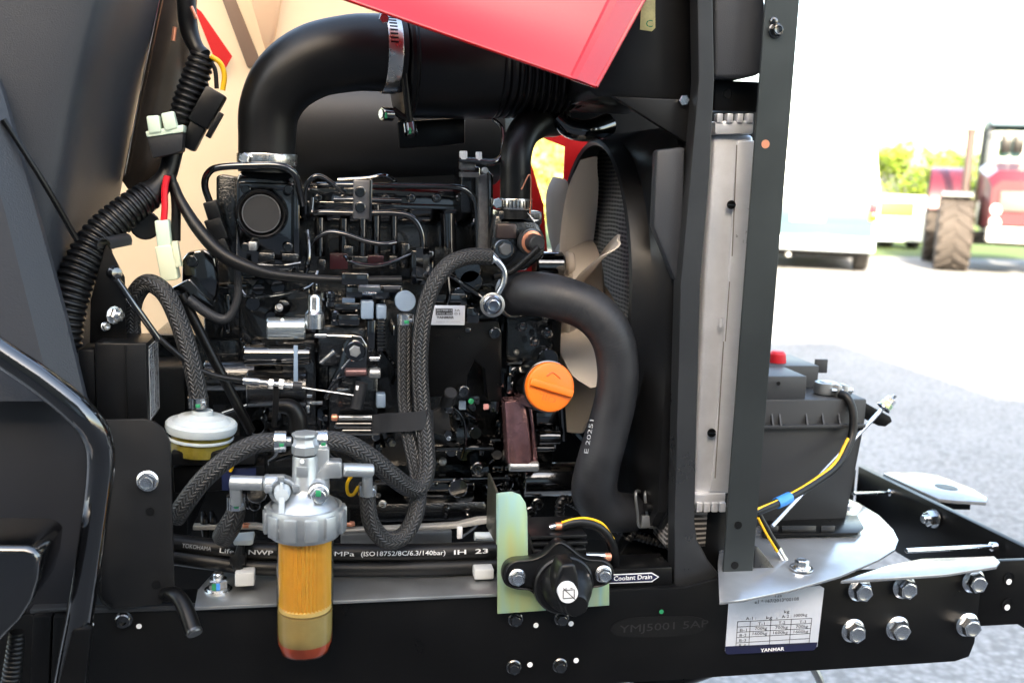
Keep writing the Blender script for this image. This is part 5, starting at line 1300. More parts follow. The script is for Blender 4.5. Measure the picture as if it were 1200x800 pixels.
# ================================================================ air intake, muffler, hood
ih = thing('intake_elbow', 'large matte black rubber intake elbow over the engine', 'intake hose', P(313, 195, .15))
b = MB(); b.ptube([(313, 202, .15), (313, 165, .15), (316, 128, .15), (334, 95, .15), (368, 72, .15), (410, 63, .15), (440, 62, .155), (470, 64, .16)], [33, 33, 35, 39, 42, 43.5, 44, 44], 40, 10); obj('hose', b, RUB, ih)
def band(name, c, ax, r, w_, par, m=ZINC):
    b = MB(); b.lathe(c-ax*w_/2, ax, [(r*.99, 0), (r+.0012, 0), (r+.0016, .001), (r+.0016, w_-.001), (r+.0012, w_), (r*.99, w_)], 44, cap=False); return obj(name, b, m, par)
STEELB = mat('stainless_band', (.62, .60, .57), .26, metal=1.0, bump=.04, bscale=300, rvar=.06, vscale=30)
ic = thing('hose_clamp', 'stainless hose clamp at the lower end of the intake elbow', 'clamp', P(313, 190, .15), 'hose clamps')
band('band', P(313, 187, .15), Z, 33.5*S(313, 187, .15), .014, ic, STEELB)
bolt(ic, 287, 186, .118, 7, 'hex', ZINC, axis=V((-.3, -1, .1)), name='screw'); b = MB(); b.pbox(279, 180, 290, 194, .122, .014, .002); obj('screw_housing', b, SATIN, ic)
ic = thing('hose_clamp', 'slotted stainless hose clamp where the intake elbow meets the air cleaner', 'clamp', P(453, 105, .15), 'hose clamps')
c_ = P(455, 63, .157); axx = (P(470, 64, .16)-P(440, 62, .155)).normalized(); k_ = S(455, 63, .157)
band('band', c_, axx, 44.6*k_, 17*k_, ic, STEELB)
for i in range(13):
    a_ = R(100+i*6.0)
    dy, dz = -math.sin(a_), -math.cos(a_)
    nn = V((0, dy, dz)); nn = (nn-axx*nn.dot(axx)).normalized()
    p_ = c_+nn*(44.6*k_+.0017); b = MB(); tn = axx.cross(nn); b.box(p_-axx*2*k_, 4.5*k_, .0012*k_*1000*.8, .0002, (axx, tn, nn)); obj('slot', b, DARK, ic)
bolt(ic, 450, 22, .10, 6.5, 'hex', ZINC, name='screw')
ac = thing('air_cleaner', 'matte black air cleaner barrel tucked under the red hood', 'air cleaner', P(520, 140, .19))
k_ = S(520, 75, .19)
a0_, a1_ = P(466, 74, .19), P(577, 78, .205); ax_ = (a1_-a0_).normalized(); L_ = (a1_-a0_).length
b = MB(); b.lathe(a0_, ax_, [(44*k_, -.004), (60*k_, 0), (65*k_, .004), (66*k_, .014), (62*k_, .017), (62*k_, L_-.003), (60*k_, L_)], 56); obj('barrel', b, PLAST, ac)
b = MB(); b.lathe(a0_, ax_, [(66.2*k_, .004), (67.5*k_, .006), (67.5*k_, .011), (66.2*k_, .013)], 56, cap=False); obj('lid_seam', b, SATIN, ac)
b = MB(); b.ptube([(572, 78, .205), (620, 77, .215), (665, 74, .22), (705, 70, .23)], [61, 60, 55, 47], 48, 10, corr=(.0108, .0058)); obj('bellows', b, PLAST, ac, ang=50)
for x_, y_, ax2 in ((453, 134, V((-1, -.5, 0))), (481, 152, V((.1, -.6, -1)))):
    b = MB(); q = P(x_, y_, .13); b.cyl(q-ax2.normalized()*.008, q+ax2.normalized()*.007, .0085, 18, .001); o_ = obj('latch_stud', b, GLOSS, ac)
    b = MB(); b.cyl(q+ax2.normalized()*.007, q+ax2.normalized()*.0085, .0055, 14); obj('latch_face', b, ZINC, o_)
    b = MB(); b.pbox(x_-2, y_-2, x_+1, y_+5, .119, .002, .0004); obj('paint_mark', b, GREEN, o_)
b = MB(); b.ptube([(470, 40, .125), (474, 90, .125), (478, 128, .128), (480, 145, .13)], 4.5, 12); obj('latch_strap', b, SATIN, ac)
b = MB(); b.ptube([(460, 128, .13), (470, 136, .13), (480, 140, .13)], 4, 10); obj('latch_arm', b, SATIN, ac)
b = MB(); b.ppoly([(466, 142), (545, 138), (545, 168), (530, 170), (468, 174)], .24, .01, .002); obj('bracket', b, SATIN, ac)
mf = thing('exhaust_muffler', 'smooth dark grey muffler barrel behind the engine top', 'muffler', P(445, 215, .42))
MUF = mat('dark_heat_paint', (.022, .022, .0225), .5, bump=.05, bscale=600, var=.1, vscale=5)
b = MB(); a0_, a1_ = P(330, 150, .44), P(585, 152, .46); k_ = S(445, 150, .44); ax_ = (a1_-a0_).normalized(); L_ = (a1_-a0_).length
b.lathe(a0_, ax_, [(30*k_, -.02), (55*k_, -.012), (66*k_, .008), (68*k_, .03), (68*k_, L_-.03), (66*k_, L_-.01), (50*k_, L_+.012)], 48); obj('barrel', b, MUF, mf)
b = MB(); b.box(P(440, 205, .40)+Y*.05, .13, .05, .012, None, .003); obj('cradle', b, MUF, mf)
# coolant hose beside the muffler
ch = thing('coolant_hose', 'upright black coolant hose right of the engine head with a slotted clamp', 'hose', P(604, 245, .15))
b = MB(); b.ptube([(604, 256, .15), (604, 215, .15), (605, 180, .155), (614, 155, .18), (632, 142, .23), (650, 140, .30)], [17.5, 18, 18.5, 19, 20, 20], 32, 10); obj('hose', b, RUB, ch)
band('clamp_band', P(604, 239, .15), Z, 18.3*S(604, 239, .15), .014, ch, STEELB)
for i in range(9):
    a_ = R(-150+i*13); k_ = S(604, 239, .15); nn = V((math.cos(a_), math.sin(a_), 0)); tn = Z.cross(nn)
    b = MB(); b.box(P(604, 239, .15)+nn*(18.3*k_+.0017), .0008, .0046, .0002, (tn, Z, nn)); obj('slot', b, DARK, ch)
bolt(ch, 583, 238, .145, 6.5, 'hex', ZINC, name='screw')
b = MB(); b.pbox(584, 247, 636, 264, .14, .06, .004); obj('flange', b, GLOSS2, ch)
b = MB(); b.ptube([(611, 222, .12), (621, 205, .125), (622, 235, .125), (621, 250, .125)], .9, 6); obj('wire', b, COPPER, ch)
b = MB(); b.prism([P(618, 249, .12), P(626, 257, .12), P(632, 258, .12), P(626, 260, .12)], Y*.003); obj('bright_tag', b, WHITE, ch)
# pipe under the bellows
b = MB(); b.ptube([(652, 137, .22), (668, 150, .22), (690, 153, .22), (712, 146, .24)], [9, 12, 13, 13], 18)
obj('turbo_pipe', b, GLOSS, None, 'short glossy black pipe end below the ribbed bellows', 'pipe')
# red hood
hd_ = thing('red_hood', 'glossy red raised hood corner hanging over the air cleaner', 'hood', P(600, 60, -.06))
bl = lambda t: (405+t*285, t*101)
rows = []
for j in range(9):
    f_ = j/8
    row = []
    for i in range(13):
        t = i/12
        x0, y0 = 380+t*318, -9+t*111
        x1, y1 = 300+t*560, -190
        e_ = f_
        # right edge leans to the upper right
        row.append(P(x0*(1-e_)+x1*e_, y0*(1-e_)+y1*e_, -.065+.10*f_+.010*math.sin(math.pi*min(1, f_*3))*(1-t*.5)))
    rows.append(row)
b = MB(); b.grid(rows, Y*.003, res=2); obj('skin', b, RED, hd_, ang=60)
b = MB(); b.tube([rows[0][i]+V((0, -.0005, .0005)) for i in range(13)], .0022, 10); obj('rolled_lower_edge', b, RED, hd_)
b = MB(); b.tube([rows[j][12] for j in range(9)], .0026, 10); obj('rolled_right_edge', b, RED, hd_)
rr2 = []
for j in range(9):
    p0_, p1_ = rows[j][12], rows[j][10]; rr2.append([p0_+V((0, -.001, 0)), p0_.lerp(p1_, .45)+V((0, -.007, 0)), p0_.lerp(p1_, .62)+V((0, .002, 0))])
b = MB(); b.grid(rr2, Y*.002, res=2); obj('edge_fold', b, RED, hd_, ang=20)
# far side of the hood, seen through the gap
b = MB(); b.ppoly([(560, 125), (690, 125), (700, 330), (652, 330), (656, 300), (662, 172), (632, 160), (622, 168), (622, 190), (637, 240), (642, 300), (640, 330), (560, 330)], .545, .004)
obj('far_side', b, REDTHIN, hd_, label='dark red far side around a bright yellow gap')
b = MB(); b.ppoly([(226, 6), (236, 14), (272, 66), (262, 84), (250, 66)], .485, .004)
obj('far_corner', b, REDTHIN, hd_)
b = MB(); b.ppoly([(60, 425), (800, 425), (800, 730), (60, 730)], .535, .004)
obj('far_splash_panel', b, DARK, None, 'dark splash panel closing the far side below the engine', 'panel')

# ================================================================ lower radiator hose
lh = thing('radiator_hose', 'thick grey-black rubber radiator hose with an S bend in front of the fan', 'hose', P(710, 610, .08))
b = MB(); b.ptube([(598, 345, .15), (622, 344, .12), (655, 349, .095), (692, 364, .08), (716, 392, .07), (724, 430, .068), (721, 468, .068), (711, 508, .07), (700, 548, .072), (697, 578, .082), (712, 597, .095), (742, 601, .11)], [25, 26, 26, 26, 25.5, 24.5, 24.5, 25, 26, 27, 25, 22], 36, 10); obj('hose', b, RUBR, lh)
b = MB(); b.ptube([(599, 345, .149), (603, 345, .144)], 27, 32, spline=False); obj('end_clamp', b, ZINCM, lh)
ptext('hose_print', 'E 20251', 689, 531, 696, 492, .0455, 5, GREYPR, lh)
cl2 = thing('spring_clamp', 'pale spring clamp on the lower end of the radiator hose', 'clamp', P(755, 618, .1))
for x_ in (746, 757):
    b = MB(); b.ptube([(x_+6, 576, .11), (x_-1, 577, .082), (x_+1, 600, .08), (x_+3, 616, .082), (x_+12, 617, .09)], 1.8, 8); obj('ring', b, ZINCM, cl2)
b = MB(); b.pbox(752, 604, 766, 618, .078, .006, .001); obj('clamp_foot', b, ZINCM, cl2)
bolt(cl2, 773, 608, .082, 7, 'hex', ZINC, name='screw', axis=V((.7, -.7, 0)))
b = MB(); b.ptube([(756, 594, .07), (790, 594, .075)], 5, 14, spline=False); obj('drain_cock', b, PLAST, None, 'short black drain pipe above the spring clamp screw', 'drain pipe')
b = MB(); b.ptube([(742, 585, .11), (742, 620, .10), (735, 632, .10)], 6, 12, corr=(.006, .0015)); obj('strap', b, PLAST, lh)
b = MB(); b.ptube([(655, 610, .12), (660, 585, .12), (690, 600, .13), (730, 622, .11), (790, 640, .1)], 6, 14, corr=(.006, .0014))
obj('thin_conduit', b, PLAST, None, 'thin black corrugated conduit passing under the radiator hose', 'conduit')

# ================================================================ braided fuel hoses
def hose(label, pix, r, name='braided_hose'):
    t = thing(name, label, 'hose', P(*pix[-1]), 'braided fuel hoses')
    b = MB(); b.ptube(pix, r, 24, 12); obj('braid', b, BRAID, t); return t
def spring_clip(par, x, y, yd, r, vert=True, w_=12):
    k_ = S(x, y, yd); c_ = P(x, y, yd); ax = Z if vert else X
    b = MB(); b.lathe(c_-ax*w_*k_/2, ax, [(r*k_*.98, 0), ((r+.9)*k_, 0), ((r+.9)*k_, w_*k_), (r*k_*.98, w_*k_)], 28, cap=False); o_ = obj('band_clamp', b, ZINC, par)
    q = c_+(X if vert else -Z)*(r+1.5)*k_*(.6)-Y*(r)*k_*.8
    b = MB(); b.box(q, 2.2*k_, 2.2*k_, 2.2*k_, None, .0006); obj('clamp_ear', b, ZINC, par)
    b = MB(); qq = c_-Y*((r+1.1)*k_)+(V((.001, 0, -.002)) if vert else V((.002, 0, -.001))); b.box(qq, 2.6*k_, .0004, 2.0*k_, None, .0002); obj('paint_mark', b, GREEN, par)
h1 = hose('braided hose arching left from the fuel filter head', [(332, 517, -.012), (300, 520, -.012), (270, 535, -.012), (240, 560, -.01), (218, 588, .0), (207, 606, .02)], [11, 11, 11.5, 11.5, 11.5, 11]); spring_clip(h1, 328.5, 517, -.012, 11.5, False, 13)
h2 = hose('braided hose leaving the fuel filter right and rising to the silver return pipe', [(372, 515, -.012), (402, 518, -.01), (430, 533, -.005), (458, 556, .01), (478, 570, .03), (492, 570, .04), (500, 550, .05), (499, 515, .06), (494, 470, .07), (492, 420, .075), (496, 375, .078), (506, 338, .082), (524, 312, .09), (548, 301, .10), (574, 301, .11)], [11, 11.3, 11.5, 11.5, 11, 10.5, 10, 9.8, 9.8, 9.8, 9.8, 9.8, 9.8, 9.8, 9.8]); spring_clip(h2, 377, 516, -.012, 11.5, False, 13)
h3 = hose('braided hose looping under the fuel filter and rising to the round blue-grey plug', [(431, 572, .0), (431, 590, .0), (436, 615, .005), (452, 632, .015), (472, 628, .025), (486, 605, .035), (491, 575, .05), (487, 545, .06), (479, 510, .07), (474.5, 470, .085), (474, 420, .09), (474.5, 372, .092)], [9.5, 9.5, 10, 10.5, 10.5, 10, 9.5, 9, 8.6, 8.5, 8.5, 8.5]); spring_clip(h3, 431, 573, .0, 9.8, True, 13); spring_clip(h3, 475, 374, .092, 8.8, True, 12)
h4 = hose('short braided hose hanging from the left elbow of the fuel filter', [(277, 585, -.005), (276, 600, -.004), (270, 615, .005), (262, 628, .03)], [10, 11, 13, 13]); spring_clip(h4, 277, 588, -.005, 10.3, True, 15)
h5 = hose('braided hose looping over behind the relay box down to the sediment bowl', [(158, 410, .13), (154, 380, .13), (157, 350, .12), (172, 332, .11), (192, 342, .10), (208, 372, .09), (222, 415, .08), (230, 450, .075), (234, 476, .075)], [10, 10.5, 11, 11, 11, 11, 11, 10.8, 10.5]); spring_clip(h5, 232.5, 471, .075, 11, True, 12)
b = MB(); a = P(475, 353, .105); b.lathe(a+Y*.012, -Y, [(12*S(475, 353, .1), 0), (12.4*S(475, 353, .1), .012), (11.5*S(475, 353, .1), .0145), (.0001, .0148)], 32)
obj('round_plug', b, BLUEGL, None, 'round blue-grey plug above the clamped braided hose end', 'plug')
# hose retaining strap
st_ = thing('hose_strap', 'flat black strap holding the two upright braided hoses together', 'strap', P(470, 505, .06))
rows = []
for x_, y_, yd in ((436, 486, .11), (446, 485, .085), (458, 484, .066), (475, 483.5, .057), (490, 482, .053), (500, 480, .056), (505, 480, .075), (508, 481, .11)):
    rows.append([P(x_, y_, yd), P(x_, y_+22, yd)])
b = MB(); b.grid(rows, Y*.0015, res=3); obj('band', b, RUBG, st_, ang=60)

# ================================================================ fuel filter
ff_ = thing('fuel_filter', 'fuel filter with cast grey head, grey ring nut and amber element in a clear bowl', 'fuel filter', P(358, 766, -.03))
YF = -.03; cxp = 357.5
ctr = lambda py: P(cxp, py, YF)
kf = S(cxp, 640, YF)
def zl(prof, name, m, n=48, par=ff_, cx=cxp, yd=YF):
    """turned piece: profile of (radius px, photo row)"""
    c_ = P(cx, prof[0][1], yd); b = MB(); k_ = S(cx, prof[0][1], yd)
    pts = [(max(1e-4, r_*k_), P(cx, y_, yd).z-c_.z) for r_, y_ in prof]
    b.lathe(c_, Z, pts, n); return obj(name, b, m, par)
# element with pleats
el = MB(); n_ = 40; z0_, z1_ = P(cxp, 708, YF).z, P(cxp, 600, YF).z; c_ = P(cxp, 708, YF)
vv = []
for zz in (z0_, z1_):
    for i in range(n_*2):
        a_ = 2*math.pi*i/(n_*2); r_ = (30.4 if i % 2 else 27.0)*kf
        vv.append(V((c_.x+math.cos(a_)*r_, c_.y+math.sin(a_)*r_, zz)))
N2 = n_*2
el.add(vv, [[i, (i+1) % N2, N2+(i+1) % N2, N2+i] for i in range(N2)] + [list(range(N2))[::-1], [N2+i for i in range(N2)]])
obj('paper_element', el, AMBER, ff_, ang=10)
zl([(28, 712), (30.4, 711), (30.4, 707), (28, 706)], 'end_plate', mat('pale_amber_plate', (.80, .62, .30), .5), 48)
zl([(1e-4, 764.5), (17, 763.5), (26, 759), (30, 750), (31, 735), (31.2, 713), (1e-4, 713)], 'settled_fuel', mat('olive_fuel', (.44, .35, .18), .25, sss=.3, var=.12, vscale=25), 40)
zl([(17.2, 764), (26.4, 759.6), (30.6, 750.5), (31.1, 747), (30.2, 748)], 'float_ring', PINK, 48)
zl([(1e-4, 766), (18, 765), (27, 761), (31, 752), (32.3, 735), (32.6, 610)], 'clear_bowl', CLEAR, 56)
# ring nut with lugs
zl([(30, 626), (40, 625), (42, 621), (44, 612), (44.5, 596), (43, 591), (40, 590), (38, 594)], 'ring_nut', CAST, 64)
for i in range(12):
    a_ = 2*math.pi*i/12+.18; k_ = S(cxp, 605, YF); c2 = P(cxp, 607, YF)
    rad_ = V((math.cos(a_), math.sin(a_), 0)); tn = Z.cross(rad_)
    b = MB(); b.box(c2+rad_*45.2*k_, 7.4*k_, 2.8*k_, 13*k_, (tn, rad_, Z), .0012); obj('ring_lug', b, CAST, ff_)
# head
zl([(38, 598), (38, 592), (34, 586), (26, 580), (19, 576), (15, 570), (14.5, 536), (13.5, 533)], 'head_dome', CAST, 48)
zl([(13, 533.5), (13, 530)], 'plug_seal', RUB, 32)
zl([(15.5, 530.5), (15.5, 521), (13.5, 518.5), (13, 513), (15.5, 509), (15, 507), (10, 506)], 'top_plug', CAST, 8)
b = MB(); b.pbox(369, 526, 386, 596, YF-.002, .02, .002); obj('head_web', b, CAST, ff_)
b = MB(); b.prism([P(368, 558, YF-.008), P(384, 541, YF-.008), P(401, 541, YF-.008), P(401, 561, YF-.008), P(385, 561, YF-.008), P(376, 566, YF-.008)], Y*.02, .003); obj('outlet_boss', b, CAST, ff_)
b = MB(); b.cyl(P(309, 566, YF), P(336, 566, YF), 10.5*kf, 24, .002); obj('inlet_boss', b, CAST, ff_)
b = MB(); b.cyl(P(270, 565, YF+.005), P(309, 566, YF), 8.4*kf, 24, .001); obj('inlet_pipe', b, CAST, ff_)
b = MB(); b.cyl(P(276, 562, YF+.005), P(277, 590, YF+.012), 7*kf, 20, .001); obj('inlet_elbow', b, CAST, ff_)
b = MB(); b.cyl(P(401, 550, YF), P(437, 551, YF+.01), 8*kf, 24, .0015); obj('outlet_pipe', b, CAST, ff_)
b = MB(); b.cyl(P(430, 548, YF+.008), P(431, 580, YF+.02), 6.2*kf, 20, .001); obj('outlet_elbow', b, CAST, ff_)
for x_ in (336, 378): 
    b = MB(); b.cyl(P(x_-10 if x_ < 350 else x_-8, 517, YF+.02), P(x_+6 if x_ < 350 else x_+8, 517, YF+.02), 5.5*kf, 18, .001); obj('head_pipe', b, CAST, ff_)
b = MB(); a = P(331, 576, YF-.012); b.lathe(a+Y*.016, -Y, [(15.5*kf, 0), (15.5*kf, .014), (14*kf, .016), (11.5*kf, .016), (11*kf, .010)], 36); obj('valve_boss', b, CAST, ff_)
for a_ in (15, 95, 165):
    q = a+V((math.cos(R(a_))*16*kf, 0, math.sin(R(a_))*16*kf)); b = MB(); b.box(q, 4*kf, .005, 4*kf, None, .0012); obj('valve_lug', b, CAST, ff_)
b = MB(); b.lathe(a-Y*.002, -Y, [(10*kf, -.006), (9*kf, .006), (7.5*kf, .012), (.0001, .013)], 28); lv = obj('valve_lever', b, mat('grey_white_lever', (.40, .45, .48), .4), ff_)
b = MB(); b.prism([P(327, 578, YF-.026), P(334, 578, YF-.026), P(332.5, 622, YF-.034), P(329, 626, YF-.034), P(325.5, 622, YF-.034)], Y*.005, .0012); b.prism([P(328, 566, YF-.026), P(332, 566, YF-.026), P(333, 580, YF-.026), P(327, 580, YF-.026)], Y*.006, .001); obj('lever_arm', b, bpy.data.materials['grey_white_lever'], lv)
b = MB(); a = P(372, 576, YF-.016); b.lathe(a+Y*.02, -Y, [(14*kf, 0), (13.5*kf, .014), (11*kf, .018)], 28); obj('drain_boss', b, CAST, ff_)
bolt(ff_, 373, 579, YF-.017, 12.6, 'flange', ZINC, axis=V((.12, -1, .02)))
b = MB(); b.pbox(370, 575, 376, 582, YF-.0295, .002, .0005); obj('paint_mark', b, GREEN, ff_)
b = MB(); b.pbox(347, 547, 361, 559, YF-.0150, .002, .0004); obj('cast_pad', b, CAST, ff_)
bolt(ff_, 354, 541, YF-.0142, 2.6, 'round', WHITE, name='core_plug')
b = MB(); b.pbox(322, 607, 326, 625, YF+.01, .006, .001); obj('bracket_tab', b, WHITEP, ff_)
b = MB(); b.ppoly([(345, 598), (410, 596), (410, 612), (345, 614)], .015, .01, .001); obj('filter_bracket', b, SATIN, ff_)
# yellow marker wire
b = MB(); b.ptube([(413, 556, .02), (407, 566, .02), (408, 578, .02), (414, 579, .02), (420, 570, .02)], 2.0, 8)
obj('yellow_wire_loop', b, YEL, None, 'tiny yellow wire loop right of the fuel filter head', 'wire')

# ================================================================ sediment bowl
sb = thing('sediment_bowl', 'white lidded sediment bowl with yellow fuel left of the fuel filter', 'sediment bowl', P(236, 540, .075))
c_ = P(236, 501, .075); k_ = S(236, 500, .075); axz = V((.07, -.02, 1)).normalized()
b = MB(); b.lathe(c_, axz, [(34*k_, -.004), (39*k_, -.004), (40.5*k_, .0), (40.5*k_, .006), (38.5*k_, .0085), (33*k_, .009), (30*k_, .0115), (27*k_, .014), (15*k_, .015), (12*k_, .017), (12*k_, .022), (.0001, .022)], 56); obj('lid', b, WHITEP, sb)
b = MB(); b.lathe(c_, axz, [(30*k_, -.034), (35*k_, -.03), (36*k_, -.012), (35*k_, -.004)], 48); obj('cup', b, CLEAR, sb)
b = MB(); b.lathe(c_, axz, [(37*k_, -.013), (37.4*k_, -.012), (37.4*k_, -.010), (37*k_, -.009)], 48, cap=False); obj('cup_bead', b, WHITEP, sb)
b = MB(); b.lathe(c_, axz, [(26*k_, -.032), (33*k_, -.03), (33.5*k_, -.006)], 40); obj('fuel', b, mat('yellow_fuel', (.40, .34, .08), .2, sss=.2, var=.35, vscale=45), sb)
sp = thing('bowl_bracket', 'black stepped bracket carrying the white-lidded sediment bowl', 'bracket', P(245, 580, .06))
b = MB(); b.ppoly([(200, 529), (300, 528), (300, 545), (200, 546)], .045, .07, .003); obj('upper_step', b, PLAST, sp)
b = MB(); b.ppoly([(202, 547), (310, 545), (312, 572), (204, 578)], .055, .05, .002); obj('lower_step', b, SATIN, sp)
b = MB(); b.pbox(260, 548, 300, 574, .0535, .001, .0003); obj('blue_label', b, mat('dark_blue_label', (.008, .015, .06), .4), sp)
b = MB(); b.ptube([(266, 538, .05), (272, 545, .048), (270, 552, .05)], 2, 8); obj('yellow_ring', b, YEL, sp)

# ================================================================ shelf, hydraulic hoses
sh_ = thing('zinc_shelf', 'long matte zinc shelf plate along the top of the frame rail', 'shelf', P(400, 705, .0))
zs = .796
b = MB(); b.prism([PZ(x_, y_, zs) for x_, y_ in ((228, 711), (584, 695), (584, 664), (256, 664), (232, 690))], -Z*.0042, .0006); obj('plate', b, ZINCM, sh_)
pz_ = PZ(256, 691, zs)
b = MB(); b.lathe(pz_, Z, [(.0165, 0), (.0165, .002)], 28); obj('washer', b, ZINC, sh_)
bolt(sh_, pz_+Z*.002, 0, 0, .0125, 'nut', ZINC, axis=Z); 
b = MB(); q = pz_+V((-.004, -.0118, .009)); b.box(q, .0022, .0005, .004); obj('paint_mark', b, GREEN, sh_); b = MB(); b.box(q+X*.005, .0022, .0005, .004); obj('paint_mark', b, BLUE, sh_)
def clipblock(x0, y0, x1, y1, yd, lb):
    b = MB(); b.pbox(x0, y0, x1, y1, yd, .02, .002); return obj('hose_clip_block', b, mat('light_grey_clip', (.50, .52, .52), .5) if 'light_grey_clip' not in bpy.data.materials else bpy.data.materials['light_grey_clip'], None, lb, 'clip')
clipblock(275, 671, 298, 687, .022, 'light grey clip block standing on the zinc shelf under the cable tie')
clipblock(556, 667, 579, 679, .03, 'light grey clip block at the bracket end of the zinc shelf')
hu = thing('hydraulic_hose', 'upper black hydraulic hose with white printing above the zinc shelf', 'hose', P(400, 655, .06))
b = MB(); b.ptube([(190, 634, .075), (240, 640, .065), (300, 645, .06), (400, 647, .06), (500, 647, .06), (580, 644, .065)], 10.5, 28, 10); obj('hose', b, RUB, hu)
yt_ = .0485
ptext('hose_print', 'YOKOHAMA', 213, 641, 247, 645.5, yt_+.0022, 5.5, GREYPR, hu); ptext('hose_print', 'Life', 257, 647, 274, 648.5, yt_-.001, 5.5, WHITE, hu, bold=.012); ptext('hose_print', 'NWP', 291, 649, 320, 650, yt_-.0008, 5.5, WHITE, hu, bold=.015)
ptext('hose_print', 'MPa', 392, 651, 415, 651.3, yt_-.0008, 5.5, WHITE, hu); ptext('hose_print', '(ISO18752/8C/6.3/140bar)', 423, 651.3, 522, 649.6, yt_-.0008, 5.5, WHITE, hu, bold=.01); ptext('hose_print', 'IH  23', 532, 649.5, 572, 647.5, yt_, 5.5, WHITE, hu, bold=.015)
b = MB(); b.ptube([(190, 650, .07), (240, 657, .06), (300, 664, .055), (400, 666, .055), (500, 665, .055), (584, 662, .06)], 9.5, 28, 10)
obj('hydraulic_hose', b, RUB, None, 'lower plain black hydraulic hose just above the zinc shelf', 'hose')
ct = thing('cable_tie', 'black cable tie with a pale head around both hydraulic hoses', 'cable tie', P(284, 680, .03))
b = MB(); b.ptube([(284, 632, .045), (281, 645, .04), (278, 660, .038), (282, 672, .04), (284, 680, .04)], [4, 5, 6, 6, 5], 10); obj('band', b, PLAST, ct)
b = MB(); b.pbox(269, 650, 288, 663, .034, .012, .002); obj('ratchet', b, PLAST, ct)
b = MB(); b.ppoly([(273, 634), (296, 632), (297, 637), (293, 639), (274, 639)], .03, .03, .0015); obj('head', b, WHITEP, ct)
sbz = thing('zinc_bar', 'thin pale bar stretching behind the hoses above the shelf', 'bar', P(400, 625, .11))
BARM = mat('pale_plated_bar', (.62, .58, .52), .4, metal=.6)
b = MB(); b.ppoly([(226, 616), (300, 615), (320, 619), (400, 621), (500, 616), (535, 614), (560, 608), (574, 607), (574, 613), (536, 619), (500, 621), (320, 625), (300, 620), (226, 621)], .10, .012, .001); obj('bar', b, BARM, sbz)
for x_, y_ in ((288, 612), (411, 610)): bolt(sbz, P(x_, y_+5, .104), 0, 0, .006, 'hex', COPPER, axis=Z)
for x_ in (240, 250): 
    b = MB(); b.ptube([(x_-2, 600, .12), (x_, 612, .11), (x_+2, 634, .11)], [3, 5, 4], 12); obj('rod_end', b, SATIN, sbz)
b = MB(); b.pbox(536, 618, 542, 631, .095, .006, .0008); obj('bar_tab', b, WHITE, sbz)
b = MB(); b.pbox(400, 624, 530, 640, .13, .01, .001); obj('back_web', b, ZINCM, sbz)
b = MB(); b.ptube([(556, 628, .08), (584, 628, .08)], 5, 14, spline=False); obj('grey_pipe_end', b, WHITEP, None, 'short grey pipe end beside the iridescent bracket', 'pipe')

# ================================================================ battery switch and its bracket
bk = thing('switch_bracket', 'iridescent zinc-plated bracket in front of the frame rail', 'bracket', P(640, 718, -.012))
yk = -.016
b = MB(); b.ppoly([(583, 578), (600, 576), (610, 580), (616, 589), (618, 602), (619, 655), (640, 690), (714, 680), (714, 709), (646, 714), (645, 708), (640, 708), (640, 715), (583, 719)], yk, .003, .0006); obj('face_plate', b, CHROM, bk)
x0_ = P(582, 600, yk).x; za, zb_ = P(582, 579, yk).z, P(582, 637, yk).z
b = MB(); b.prism([V((x0_, yk+.001, za)), V((x0_, yk+.075, za+.004)), V((x0_, yk+.075, zb_-.005)), V((x0_, yk+.001, zb_))], X*.003, .0006); obj('side_flange', b, mat('dark_plated_flange', (.10, .10, .075), .35, metal=.7), bk)
b = MB(); b.ptube([(583.5, 578, yk+.002), (583.5, 637, yk+.002)], 2.2, 12, spline=False); obj('bend', b, CHROM, bk)
sw = thing('battery_switch', 'black battery isolator switch with a round knob and battery emblem', 'switch', P(660, 720, -.04))
b = MB(); b.pbox(622, 626, 686, 690, -.005, .06, .004); obj('housing', b, PLAST, sw)
for i, (x0, x1, y_) in enumerate(((622, 688, 629), (624, 689, 637), (626, 687, 645), (630, 686, 653))):
    b = MB(); b.pbox(x0, y_-2, x1, y_+2.5, -.016-.002*i, .07, .0015); obj('cooling_rib', b, PLAST, sw)
out = [(589, 676), (592, 664), (602, 657), (622, 655), (638, 648), (650, 636), (658, 634), (668, 640), (680, 650), (692, 655), (708, 656), (717, 662), (720, 672), (716, 682), (706, 687), (694, 690), (690, 704), (678, 716), (660, 721), (642, 715), (630, 702), (620, 692), (604, 690), (593, 686)]
oo = catmull([P(x_, y_, -.032) for x_, y_ in out], 3, True)
b = MB(); b.prism(oo, Y*.016, .002); obj('flange', b, PLAST, sw)
oo2 = catmull([P(656+(x_-656)*.90, 672+(y_-672)*.86, -.0345) for x_, y_ in out], 3, True)
b = MB()
oi = catmull([P(656+(x_-656)*.96, 672+(y_-672)*.94, -.0345) for x_, y_ in out], 3, True)
n_ = len(oi); b.tube(oi+[oi[0]], .0012, 6, spline=False, cap=False); obj('raised_edge', b, PLAST, sw)
for x_, y_ in ((606, 676), (707, 672)): bolt(sw, x_, y_, -.034, 10.5, 'flange', ZINC)
kk = S(662, 686, -.05)
b = MB(); a = P(660, 684, -.036); b.lathe(a, -Y, [(37*kk, -.004), (36*kk, .004), (34*kk, .006)], 44); obj('collar', b, PLAST, sw)
axk = V((.03, -1, -.12)).normalized()
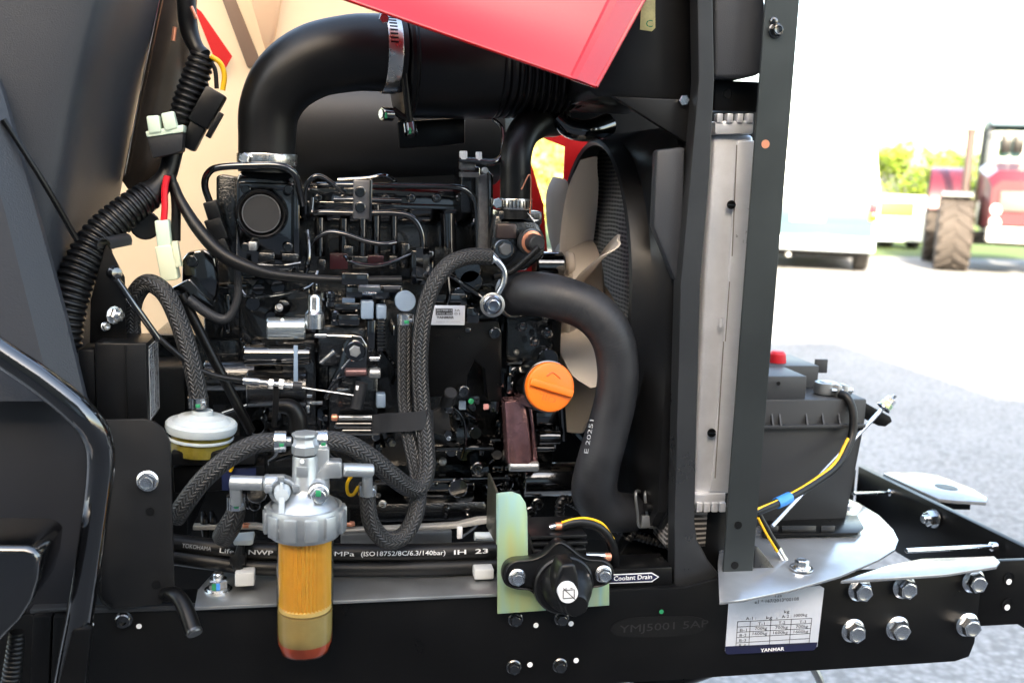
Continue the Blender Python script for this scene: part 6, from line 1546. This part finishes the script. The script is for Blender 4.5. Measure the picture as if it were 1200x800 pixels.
b = MB(); a = P(663, 684, -.044); b.lathe(a, axk, [(29.5*kk, -.006), (29.5*kk, .008), (27.5*kk, .018), (22*kk, .030), (16*kk, .040), (14.5*kk, .048), (12.5*kk, .051), (.0001, .0515)], 48); kn = obj('knob', b, PLAST, sw)
pk = [P(x_, y_, -.088) for x_, y_ in ((658, 662), (674, 660), (678, 676), (680, 700), (672, 712), (668, 722), (660, 722), (656, 708), (650, 694), (652, 676))]
b = MB(); b.prism(pk, Y*.035, .004, 3); obj('grip', b, PLAST, kn)
b = MB(); ec = P(666, 695, -.0975); b.lathe(ec, -Y, [(11.6*S(666, 695, -.1), -.010), (11.6*S(666, 695, -.1), .0006)], 36); em = obj('emblem_disc', b, mat('white_emblem', (.72, .73, .74), .4), kn)
ye = -.0986; b = MB()
for x0, y0, x1, y1 in ((660, 691.5, 673, 690.5), (673, 690.5, 673, 700), (673, 700, 660, 701), (660, 701, 660, 691.5), (660, 689, 674, 702), (662, 689.5, 664.5, 689.5), (668.5, 689, 671, 689)): line(b, x0, y0, x1, y1, ye, 1.0)
obj('battery_symbol', b, INK, em, kind='stuff')
scb = thing('switch_cable', 'black cable with a yellow stripe arching over the battery switch', 'cable', P(720, 660, .0))
b = MB(); b.ptube([(658, 617, .0), (668, 613, .0), (685, 612, .0), (704, 619, .0), (716, 636, .005), (720, 655, .02), (718, 680, .05)], [5, 6, 6, 6, 6, 6, 6], 16); obj('cable', b, RUB, scb)
b = MB(); b.ptube([(658, 612, -.002), (672, 608, -.002), (688, 607, -.002), (706, 613.5, -.002), (719, 631, .002)], 1.5, 8); obj('stripe', b, YEL, scb)
b = MB(); b.ptube([(644, 618, .0), (651, 616, .0)], 3.5, 12, spline=False); obj('lug', b, ZINC, scb)
b = MB(); b.ptube([(651, 616, .0), (658, 616, .0)], 4.6, 12, spline=False); obj('copper_end', b, COPPER, scb)
b = MB(); b.ptube([(686, 652, -.005), (708, 652, -.005)], 5.5, 14, spline=False); obj('crimp', b, ZINC, scb)
b = MB(); b.ptube([(708, 652, -.005), (715, 652, -.004)], 4.8, 12, spline=False); obj('copper_end', b, COPPER, scb)
